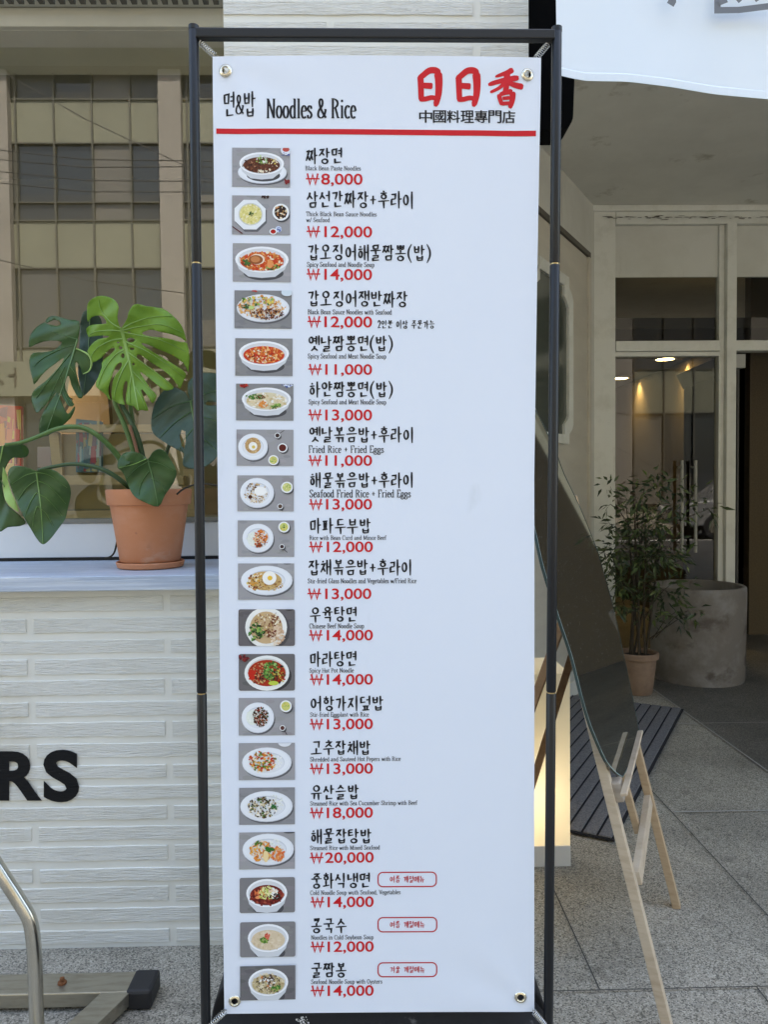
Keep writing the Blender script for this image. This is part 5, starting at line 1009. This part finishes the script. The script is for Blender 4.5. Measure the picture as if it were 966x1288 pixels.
def abstract(name, label, quad, Y, pals, seed, nst, parent=None):
    r = random.Random(seed); mb = MB(); x0, y0, x1, y1 = quad
    mb.prism([P(x0, y0, Y), P(x1, y0 + 3, Y), P(x1, y1, Y), P(x0, y1, Y)], (0, .02, 0), mat(name + '_canvas', pals[0], .6))
    for k in range(nst):
        x = r.uniform(x0 + 1, x1 - 3); y = r.uniform(y0 + 3, y1 - 10); w_ = r.uniform(1.0, (x1 - x0) * .22); h = r.uniform(5, (y1 - y0) * .45); c = pals[1 + k % (len(pals) - 1)]; s = r.uniform(-2, 2)
        xa, xb = max(x0 + .3, x), min(x1 - .3, x + w_); yb_ = min(y1 - .5, y + h)
        mb.add([P(xa, y, Y - .0005 - .00008 * k), P(xb, y + r.uniform(-2, 2), Y - .0005 - .00008 * k), P(min(x1 - .2, xb + s), yb_, Y - .0005 - .00008 * k), P(max(x0 + .2, xa + s), yb_ - r.uniform(0, 4), Y - .0005 - .00008 * k)], [(0, 1, 2, 3)], mat(name + '_paint%d' % (k % (len(pals) - 1)), c, .5))
    o = mb.build(name); return tag(o, label, 'picture')
abstract('abstract_picture', 'small abstract picture in teal, yellow and plum standing on the easel rail', (95, 527, 127, 594), YI + .028, [(.12, .22, .26), (.10, .26, .30), (.42, .36, .18), (.16, .10, .16), (.30, .38, .36), (.38, .06, .08), (.07, .14, .17)], 5, 60)
abstract('bright_picture', 'red, orange and yellow abstract picture behind the window at the left edge', (-30, 508, 26, 600), YI + .05, [(.60, .07, .01), (.62, .03, .01), (.72, .26, .01), (.72, .50, .02), (.20, .01, .02), (.66, .12, .02), (.62, .40, .08)], 9, 70)
tag(MB().prism([P(46, 562, YI + .3), P(64, 562, YI + .3), P(64, 588, YI + .3), P(46, 588, YI + .3)], (0, .06, 0)).build('pale_box', mat('pale_box', (.45, .42, .38), .7), bevel=.003), 'small pale box behind the window left of the wooden easel', 'box')
tag(MB().prism([P(90, 462, 3.9), P(132, 462, 3.9), P(140, 560, 3.9), P(72, 560, 3.9)], (0, .05, 0)).build('cardboard_panel', mat('cardboard', (.30, .20, .11), .8)), 'brown cardboard panel leaning deep behind the display easel', 'panel')

p = P(-34, 468, 3.55); t = thing('assumed_display_lamp', 'assumed small warm pendant lamp, unseen behind the shop window beyond the left edge', 'lamp', p)  # unseen lamp, shade and cord, assumed from the yellow glow at left
MB().lathe((p.x, p.y, p.z), [(.0001, .03), (.022, .022), (.03, 0), (.022, -.022), (.0001, -.03)], 16).build('bulb', emit('assumed_display_bulb', (1, .80, .5), 1), t, smooth=True)
MB().lathe((p.x, p.y, p.z), [(.02, .045), (.03, .05), (.09, .01), (.088, .008), (.028, .046)], 24).build('lamp_shade', M['wood_brown'], t, smooth=True)
MB().tube([p + Vector((0, 0, .045)), Vector((p.x, p.y, 3.39))], .003, 6).build('cord', M['rubber'], t)
L = bpy.data.lights.new('assumed_display_light', 'POINT'); L.energy = 1.9; L.color = (1, .82, .55); L.shadow_soft_size = .03  # light of the assumed lamp, added to warm the window interior
o = bpy.data.objects.new('assumed_display_light', L); COL.objects.link(o); o.parent = t; o.location = (0, 0, -.06)

# =================================================================== LIGHT BOX, MIRROR ON ITS EASEL, MAT
lx0, lx1, ly0, ly1, lh = P(628, 1100, 2.66).x, P(717.5, 1100, 2.66).x, 2.66, 2.92, .685
lamp = thing('lamp_box', 'standing square paper-white lamp box glowing warm near its foot, behind the menu stand', 'lamp', ((lx0 + lx1) / 2, 2.79, 0))
acr = bpy.data.materials.new('opal_acrylic'); acr.use_nodes = True; t = acr.node_tree; t.nodes.clear()
o_ = t.nodes.new('ShaderNodeOutputMaterial'); df = t.nodes.new('ShaderNodeBsdfDiffuse'); tl_ = t.nodes.new('ShaderNodeBsdfTranslucent'); mx = t.nodes.new('ShaderNodeMixShader')
df.inputs[0].default_value = (.84, .81, .70, 1); tl_.inputs[0].default_value = (.86, .82, .70, 1); mx.inputs[0].default_value = .38
t.links.new(df.outputs[0], mx.inputs[1]); t.links.new(tl_.outputs[0], mx.inputs[2]); t.links.new(mx.outputs[0], o_.inputs[0])
sh_ = MB(); sh_.add([(lx0, ly0, .075), (lx1, ly0, .075), (lx1, ly1, .075), (lx0, ly1, .075), (lx0, ly0, lh), (lx1, ly0, lh), (lx1, ly1, lh), (lx0, ly1, lh)], [(4, 5, 6, 7), (0, 1, 5, 4), (1, 2, 6, 5), (2, 3, 7, 6), (3, 0, 4, 7)])
sh_.build('lamp_shade', acr, lamp)
MB().box((lx0 - .002, ly0 - .002, 0), (lx1 + .002, ly1 + .002, .0745)).build('lamp_base', mat('lamp_base', (.62, .60, .56), .5), lamp, bevel=.002)
bl = MB().lathe(((lx0 + lx1) / 2 - .02, 2.76, .13), [(.0001, -.03), (.02, -.022), (.03, 0), (.02, .022), (.0001, .03)], 16).build('bulb', emit('warm_bulb', (1, .72, .40), 1), lamp, smooth=True)
L = bpy.data.lights.new('bulb_light', 'POINT'); L.energy = .34; L.color = (1, .85, .62); L.shadow_soft_size = .05
lo_ = bpy.data.objects.new('bulb_light', L); COL.objects.link(lo_); lo_.parent = lamp; lo_.location = (-.03, 0, .26)

FA, FB = G(842, 1298), G(852, 1141); FA.z = FB.z = 0
u_ = (FB - FA).normalized(); nh = Vector((u_.y, -u_.x, 0)); TL = math.radians(13.9)
v_ = Vector((0, 0, 1)) * math.cos(TL) - nh * math.sin(TL); mn = nh * math.cos(TL) + Vector((0, 0, 1)) * math.sin(TL)
es = thing('mirror_easel', 'pale wooden A-frame easel carrying the pointed mirror', 'easel', (FA + FB) / 2)
def EP(px, py, off=0.0): return PL(px, py, FA + mn * off, mn)
wdt = .030
side = u_
LA_top = FA + v_ * 1.35; LB_top = FB + v_ * 1.35
MB().bar(FA, LA_top, wdt, .024, side).build('leg', M['wood_pale'], es, bevel=.002)
MB().bar(FB, LB_top, wdt, .024, side).build('leg', M['wood'], es, bevel=.002)
ca, cb_ = EP(802, 1108), EP(818, 1000)
MB().bar(ca + u_ * .012 - mn * .002, cb_ - u_ * .012 - mn * .002, .035, .020, v_).build('cross_rail', M['wood_pale'], es, bevel=.002)
# centre strut down to the rail, and ledge block
MB().bar(EP(803, 1046, -.024), EP(772, 935, -.024), .026, .020, side).build('centre_strut', M['wood'], es, bevel=.002)
bk = EP(777, 992, .018)
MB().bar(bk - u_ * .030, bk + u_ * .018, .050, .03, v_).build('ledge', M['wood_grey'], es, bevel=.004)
MB().bar(EP(785, 1000, .046), EP(806, 920, .046), .008, .016, side).build('ledge_lip', M['wood_pale'], es, bevel=.002)
# rear legs
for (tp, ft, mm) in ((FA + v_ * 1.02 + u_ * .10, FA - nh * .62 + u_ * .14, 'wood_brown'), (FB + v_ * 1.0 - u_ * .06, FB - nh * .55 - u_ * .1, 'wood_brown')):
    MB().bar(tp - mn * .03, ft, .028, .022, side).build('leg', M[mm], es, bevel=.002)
# mirror
mm_ = bpy.data.materials.new('dusty_mirror'); mm_.use_nodes = True; t = mm_.node_tree; b = t.nodes['Principled BSDF']
b.inputs['Base Color'].default_value = (.54, .57, .49, 1); b.inputs['Metallic'].default_value = 1; b.inputs['Roughness'].default_value = .03
dfd = t.nodes.new('ShaderNodeBsdfDiffuse'); dfd.inputs[0].default_value = (.34, .34, .31, 1)
vv = t.nodes.new('ShaderNodeTexVoronoi'); vv.inputs['Scale'].default_value = 135; tcc = t.nodes.new('ShaderNodeTexCoord'); t.links.new(tcc.outputs['Object'], vv.inputs['Vector'])
nz_ = t.nodes.new('ShaderNodeTexNoise'); nz_.inputs['Scale'].default_value = 9; t.links.new(tcc.outputs['Object'], nz_.inputs['Vector'])
sp_ = t.nodes.new('ShaderNodeSeparateColor'); t.links.new(vv.outputs['Color'], sp_.inputs[0])
m1 = t.nodes.new('ShaderNodeMath'); m1.operation = 'LESS_THAN'; m1.inputs[1].default_value = .2; t.links.new(vv.outputs['Distance'], m1.inputs[0])
m2 = t.nodes.new('ShaderNodeMath'); m2.operation = 'GREATER_THAN'; m2.inputs[1].default_value = .86; t.links.new(sp_.outputs[0], m2.inputs[0])
m3 = t.nodes.new('ShaderNodeMath'); m3.operation = 'MULTIPLY'; t.links.new(m1.outputs[0], m3.inputs[0]); t.links.new(m2.outputs[0], m3.inputs[1])
m4 = t.nodes.new('ShaderNodeMath'); m4.operation = 'MULTIPLY_ADD'; m4.inputs[1].default_value = .55; m4.inputs[2].default_value = .04; t.links.new(m3.outputs[0], m4.inputs[0])
mxs = t.nodes.new('ShaderNodeMixShader'); t.links.new(m4.outputs[0], mxs.inputs[0]); t.links.new(b.outputs[0], mxs.inputs[1]); t.links.new(dfd.outputs[0], mxs.inputs[2])
t.links.new(mxs.outputs[0], t.nodes['Material Output'].inputs[0])
gl_edge = mat('pale_glass_edge', (.30, .40, .38), .25, spec=.6); gl_side = mat('dark_glass_side', (.05, .075, .07), .2, spec=.6)
outl = [(784, 978), (803, 937), (804, 919), (798, 886), (789, 842), (779, 797), (770, 756), (761.5, 726), (753, 696), (747, 680), (731, 640), (710, 596), (699, 567), (674, 516), (655, 486), (640, 470), (628, 480), (628, 520), (640, 575), (656, 622), (671, 659), (683, 711), (698, 760), (708, 791), (720, 827), (731, 871), (740, 903), (749, 927), (763, 958), (776, 973)]
outl = [p for i, p in enumerate(curve(outl + outl[:1], 3)[:-1])]
pl3 = [EP(x, y, .024) for x, y in outl]
mir = thing('pointed_mirror', 'tall pointed dark mirror with dusty face and pale glass edge leaning on the wooden easel', 'mirror', pl3[0])
MB().add(pl3, [tuple(range(len(pl3)))]).build('mirror_face', mm_, mir)
eg = MB(); nn = len(pl3)
eg.add([p + mn * .0006 for p in pl3] + [p - mn * .006 for p in pl3], [(i, (i + 1) % nn, nn + (i + 1) % nn, nn + i) for i in range(nn)] + [tuple(range(nn, 2 * nn))])
eg.build('glass_edge', gl_side, mir)
# the face is cut a little smaller than the edge so that a bevelled rim shows
rim = MB(); cen = sum(pl3, Vector()) / nn
ins = []
for i in range(nn):
    d = (pl3[(i + 1) % nn] - pl3[i - 1]).normalized(); q = mn.cross(d); q = q if q.dot(cen - pl3[i]) > 0 else -q; ins.append(pl3[i] + q * .0028)
rim.add([p + mn * .0008 for p in pl3] + [p + mn * .0010 for p in ins], [(i, (i + 1) % nn, nn + (i + 1) % nn, nn + i) for i in range(nn)])
rim.build('bevelled_rim', gl_edge, mir)

C1, C0 = Vector((.907, 2.82, 0)), Vector((1.85, 4.47, 0)); md = (C0 - C1).normalized(); mp = Vector((-md.y, md.x, 0)); ml = (C0 - C1).length
dm = thing('door_mat', 'grey ribbed door mat with black stripes lying before the entrance', 'mat', C1)
def mq(a0, a1, b0, b1, z): return [C1 + md * a0 + mp * b0 + Vector((0, 0, z)), C1 + md * a1 + mp * b0 + Vector((0, 0, z)), C1 + md * a1 + mp * b1 + Vector((0, 0, z)), C1 + md * a0 + mp * b1 + Vector((0, 0, z))]
MB().prism(mq(0, ml, 0, .95, .008), (0, 0, .006)).build('mat_backing', M['mat_dark'], dm)
st = MB(); b_ = .012
while b_ < .93:
    st.prism(mq(.008, ml - .008, b_, b_ + .0485, .0143), (0, 0, .006)); b_ += .0585
st.build('mat_fibre', M['mat_grey'], dm, bevel=.002)

# =================================================================== PLANTER AND NANDINA
pcx = G(877, 866); pcen = Vector((pcx.x * (pcx.y + .30) / pcx.y, pcx.y + .30, 0)); R_ = .315
MB
plo = MB().lathe(tuple(pcen), [(.0001, .0), (R_ * .96, .0), (R_ * .975, .02), (R_, .60), (R_ * .995, .635), (R_ * .97, .645), (R_ * .90, .645), (R_ * .885, .63), (R_ * .87, .42), (.0001, .41)], 72).build('concrete_planter', M['concrete'], smooth=True)
tag(plo, 'large round stained concrete planter standing before the glass front', 'planter')
npx = G(809, 876); npc = Vector((npx.x, npx.y + .09, 0)); nan = thing('potted_nandina', 'leafy dark bamboo-like shrub in a small weathered terracotta pot by the entrance', 'plant', npc)
MB().lathe(tuple(npc), [(.0001, 0), (.085, 0), (.090, .006), (.112, .20), (.114, .225), (.128, .23), (.130, .262), (.122, .268), (.112, .262), (.108, .235)], 48).build('pot', M['old_terracotta'], nan, smooth=True)
MB().lathe(tuple(npc), [(.0001, .245), (.109, .238)], 32).build('soil', M['soil'], nan)
M['nan1'] = mat('nandina_dark', (.026, .044, .014), .45); M['nan2'] = mat('nandina_green', (.055, .085, .022), .45); M['nan3'] = mat('nandina_light', (.11, .145, .04), .5); M['cane'] = mat('nandina_cane', (.05, .038, .024), .85)
clus = [(800, 700, 26, 60), (780, 690, 22, 46), (822, 700, 24, 50), (800, 735, 24, 46), (776, 735, 18, 34), (836, 742, 22, 40), (850, 770, 20, 34), (866, 768, 14, 18), (800, 662, 24, 46), (820, 655, 22, 36), (845, 640, 22, 32), (872, 630, 20, 26), (892, 640, 14, 16), (800, 625, 18, 22), (822, 612, 20, 24), (850, 612, 16, 16), (768, 612, 11, 9), (768, 660, 12, 14), (766, 700, 14, 22), (770, 716, 12, 18), (838, 690, 20, 34), (855, 705, 14, 16), (778, 760, 14, 22), (815, 770, 22, 30), (878, 772, 8, 8), (768, 634, 8, 6), (862, 735, 14, 16)]
canes = MB(); fol = MB()
for k in range(7):
    a = k * .9; b0_ = npc + Vector((.05 * math.cos(a), .05 * math.sin(a), .235)); tx_ = P(rnd.uniform(785, 835), rnd.uniform(620, 690), npc.y + rnd.uniform(-.12, .12))
    canes.tube([b0_, lerp(b0_, tx_, .4) + Vector((rnd.uniform(-.02, .02), 0, 0)), lerp(b0_, tx_, .75), tx_], [.008, .007, .005, .003], 7)
for (px, py, rad, cnt) in clus:
    yy = npc.y + rnd.uniform(-.22, .16); c = P(px, py, yy); rw = rad * yy / F
    root = Vector((npc.x + rnd.uniform(-.05, .05), npc.y + rnd.uniform(-.05, .05), max(.35, c.z - .22))); root.x += (c.x - npc.x) * .25
    if rnd.random() < .6: canes.tube([root, lerp(root, c, .6) + Vector((0, 0, .03)), c], [.004, .0025, .0015], 5)
    for _ in range(int(cnt * 1.9 * (.55 if px > 842 else 1))):
        q = c + Vector((rnd.gauss(0, .5) * rw, rnd.gauss(0, .8) * rw, rnd.gauss(0, .45) * rw)); dirv = (q - c + Vector((rnd.gauss(0, .03), rnd.gauss(0, .03), rnd.gauss(-.015, .02)))).normalized()
        if rnd.random() < .10: canes.tube([c, q], [.0012, .0008], 4, caps=False)
        l = rnd.uniform(.04, .085); wv = dirv.cross(Vector((rnd.gauss(0, 1), rnd.gauss(0, 1), rnd.gauss(0, 1)))).normalized() * l * .15; dn = dirv.cross(wv).normalized() * l * .05
        mm2 = M['nan1'] if rnd.random() < .45 else (M['nan2'] if rnd.random() < .7 else M['nan3'])
        fol.add([q, q + dirv * l * .4 + wv + dn, q + dirv * l + Vector((0, 0, -l * .12)), q + dirv * l * .4 - wv + dn, q + dirv * l * .4], [(0, 4, 1), (0, 3, 4), (4, 2, 1), (3, 2, 4)], mm2)
canes.build('cane', M['cane'], nan); fol.build('foliage', None, nan)

# =================================================================== STEEL PIPE AND FOOT BAR
YS_ = 1.78
pp_ = curve([(-60, 1010), (-20, 1066), (2, 1100), (24, 1134), (37, 1158), (42, 1190), (44, 1230), (46, 1300)], 6)
pts_ = [P(x, y, YS_) for x, y in pp_]; e_ = pts_[-1]; pts_.append(Vector((e_.x + .001, e_.y, .02)))
rk = thing('steel_rail', 'bent stainless steel rail tube standing at the lower left corner', 'rail', (e_.x, e_.y, 0))
MB().tube(pts_, .0165, 24).build('tube', M['inox'], rk, smooth=True)
MB().lathe((e_.x + .001, e_.y, 0), [(.0001, .008), (.05, .008), (.052, .004), (.052, .0)], 24).build('floor_flange', M['inox'], rk)
ft = thing('steel_foot_bar', 'flat stainless steel foot bar with black rubber end cap on the pavement', 'stand', G(100, 1275))
g0, g1 = G(-120, 1278), G(164, 1274)
yb_ = 1.955
fx1 = P(160, 1270, yb_).x
fb = MB(); fb.box((-1.6, yb_, .012), (fx1, yb_ + .085, .050)); fb.build('foot_bar', M['inox_dull'], ft, bevel=.003)
br_ = MB(); d0 = Vector((P(146, 1262, yb_).x, yb_ - .001, .031)); br_.bar(d0 + Vector((.004, .02, 0)), d0 + Vector((-.16, -.42, 0)), .070, .036, Vector((1, 0, 0))); br_.build('branch_bar', M['inox_dull'], ft, bevel=.002)
MB().box((fx1 - .004, yb_ - .004, .002), (fx1 + .062, yb_ + .09, .054)).build('end_cap', M['rubber'], ft, bevel=.008)
bo = P(78, 1250, yb_ + .04)
MB().lathe((bo.x, bo.y, .0505), [(.0001, .017), (.006, .015), (.0065, .006), (.011, .005), (.012, .0)], 10).build('rusty_bolt', mat('rust', (.16, .06, .02), .9), ft)

# =================================================================== ACROSS THE STREET (seen in the glass)
YR = -22.0; VR = 2 * 2.72 - YR
def Q(px, py): return Vector(((px - 464) / F * VR, YR, 1.35 + (608 - py) / F * VR))
ob = thing('office_building', 'office building with dark window bands and beige panels across the street', 'building', (0, YR, 0))
M['panel'] = mat('beige_panel', (.19, .195, .145), .6, noise=((.4, .4, .4), .4, .7, (.155, .16, .12))); M['rwin'] = mat('office_window', (.030, .038, .045), .08, spec=.7); M['mull'] = mat('dark_mullion', (.085, .085, .07), .5); M['col'] = mat('stone_column', (.25, .235, .21), .7, noise=((.6, .6, .6), .4, .7, (.21, .195, .175)))
zb_l = [Q(0, y).z for y in (52, 75, 98, 130, 183, 277, 335, 432, 500)]
ob_m = MB(); ob_m.box((-30, YR - 10, 0), (30, YR - .3, Q(0, 40).z)); ob_m.build('body', M['panel'], ob)
wb = MB(); pb = MB(); mu = MB(); cb2 = MB()
for za, zb2, isw in ((zb_l[2], zb_l[3], 1), (zb_l[3], zb_l[4], 0), (zb_l[4], zb_l[5], 1), (zb_l[5], zb_l[6], 0), (zb_l[6], zb_l[7], 1), (zb_l[7], zb_l[8], 0), (zb_l[8], 0.4, 1)):
    (wb if isw else pb).box((-30, YR - .28, zb2), (30, YR - (.12 if isw else .05), za - .004), M['rwin'] if isw else M['panel'])
ob_top = MB(); ob_top.box((-30, YR - .3, zb_l[2]), (30, YR + .5, zb_l[1]), mat('dark_fascia', (.12, .11, .09), .7)); ob_top.box((-30, YR - .3, zb_l[1] + .002), (30, YR + .2, Q(0, 30).z), M['panel']); ob_top.build('fascia', parent=ob)
pb.build('panel_band', M['panel'], ob)
mw = (46.6) / F * VR; xc0 = Q(225, 0).x; per = 210 / F * VR
k = -4
while k < 6:
    xc = xc0 + k * per; cb2.box((xc - .39, YR - .05, 0), (xc + .39, YR + .25, zb_l[2] - .01))
    for za, zb2 in ((zb_l[2], zb_l[3]), (zb_l[4], zb_l[5]), (zb_l[6], zb_l[7]), (zb_l[8], .4)):
        for i in range(0, 5):
            xa_ = xc + .39 + mw * (i - .88); c_ = rnd.choice(((.05, .055, .055), (.09, .09, .085), (.13, .125, .11), (.035, .04, .045))); zz2 = za if rnd.random() < .6 else lerp(zb2, za, .35)
            wb.box((max(xa_, xc + .4), YR - .115, zb2 + .03), (min(xa_ + mw, xc + per - .4), YR - .10, zz2 - .03), mat('office_blind_%d' % int(c_[0] * 1000), c_, .35, spec=.6))
    for i in range(0, 4): mu.box((xc + .39 + mw * (i + .12) - .03, YR - .12, .4), (xc + .39 + mw * (i + .12) + .03, YR + .02, zb_l[2] - .02))
    k += 1
for z in zb_l[3:9]: mu.box((-30, YR - .1, z - .025), (30, YR + .004, z + .025))
mu.box((-30, YR - .1, Q(0, 255).z - .02), (30, YR + .003, Q(0, 255).z + .02))
wb.build('window_band', None, ob); mu.build('mullion', M['mull'], ob); cb2.build('column', M['col'], ob)
sg = MB(); a_, b_q = Q(-60, 452), Q(150, 494); sg.box((a_.x, YR + .26, b_q.z), (b_q.x, YR + .40, a_.z), M['panel'])
def sstr(x0, y0, x1, y1):
    p, q = Q(x0, y0), Q(x1, y1); sg.bar(Vector((p.x, YR + .42, p.z)), Vector((q.x, YR + .42, q.z)), .075, .02, Vector((0, 1, 0)).cross(q - p), mat('sign_stroke', (.07, .06, .045), .7))
for s in ((2, 470, 14, 467), (3, 465, 3, 478), (8, 467, 18, 479), (33, 460, 33, 482), (25, 469, 33, 468)): sstr(*s)
sg.build('sign_board', parent=ob)
cb3 = thing('overhead_cables', 'thin black utility cables strung along the street', 'cable', (0, -14, 6))
for (y0, y1) in ((188, 205), (200, 212), (214, 230), (228, 243), (318, 370), (75, 220)):
    a_, b_q = Q(-20, y0), Q(260, y1); d = b_q - a_; f_ = .62
    a_ = CAM + (Vector((a_.x, VR, a_.z)) - CAM) * f_; b_q = CAM + (Vector((b_q.x, VR, b_q.z)) - CAM) * f_
    a_.y = 2 * 2.72 - a_.y; b_q.y = 2 * 2.72 - b_q.y; d = b_q - a_
    MB().tube([a_ - d * 1.2, a_, (a_ + b_q) / 2 - Vector((0, 0, .12)), b_q, b_q + d * 2.5], .012, 6).build('cable', M['rubber'], cb3)
# parked car across the road, seen in the entrance glass
car = thing('parked_car', 'silver estate car parked across the road, mirrored in the entrance glass', 'car', (10.4, -9.2, -.13))
pf = [(-2.2, .35), (-2.25, .7), (-2.1, .95), (-1.3, 1.05), (-.6, 1.55), (.2, 1.66), (1.4, 1.62), (2.0, 1.25), (2.2, .95), (2.25, .6), (2.15, .32)]
bdy = MB(); n = len(pf)
for yy, kx in ((-.9, 1), (-.86, 1.0), (.86, 1.0), (.9, 1)):
    bdy.v += [(10.4 + x, -9.2 + yy * (1 if z < 1.1 else .84), -.13 + z) for x, z in pf]
for l in range(3):
    for i in range(n): bdy.f.append((l * n + i, l * n + (i + 1) % n, (l + 1) * n + (i + 1) % n, (l + 1) * n + i)); bdy.mi.append(0)
bdy.f += [tuple(range(n)), tuple(range(3 * n, 4 * n))]; bdy.mi += [0, 0]
bdy.build('body', mat('car_paint', (.30, .31, .33), .25, metal=.6, coat=.6), car, bevel=.04)
gw = MB()
for s in (1, -1):
    for poly in ([(-1.05, 1.08), (-.52, 1.48), (.15, 1.56), (.15, 1.08)], [(.22, 1.08), (.22, 1.57), (1.30, 1.53), (1.72, 1.10)]):
        gw.prism([(10.4 + x, -9.2 + s * (.905 - .16 * max(0, (z - 1.05) / .55)), -.13 + z) for x, z in poly], (0, .012 * s, 0))
gw.build('side_window', mat('car_glass', (.02, .022, .025), .05), car)
for x in (-1.35, 1.38):
    for s in (1, -1):
        wq = MB(); wq.tube([(10.4 + x, -9.2 + s * .70, .20), (10.4 + x, -9.2 + s * .92, .20)], .33, 28); wo = wq.build('wheel', M['rubber'], car)
        rq = MB(); rq.tube([(10.4 + x, -9.2 + s * .925, .20), (10.4 + x, -9.2 + s * .935, .20)], .21, 20); rq.build('rim', M['inox'], wo)
for s in (1, -1):
    MB().box((10.4 - 2.24, -9.2 + s * .7 - .15, .56), (10.4 - 2.16, -9.2 + s * .7 + .15, .72)).build('headlight', M['frame_white'], car, bevel=.01)
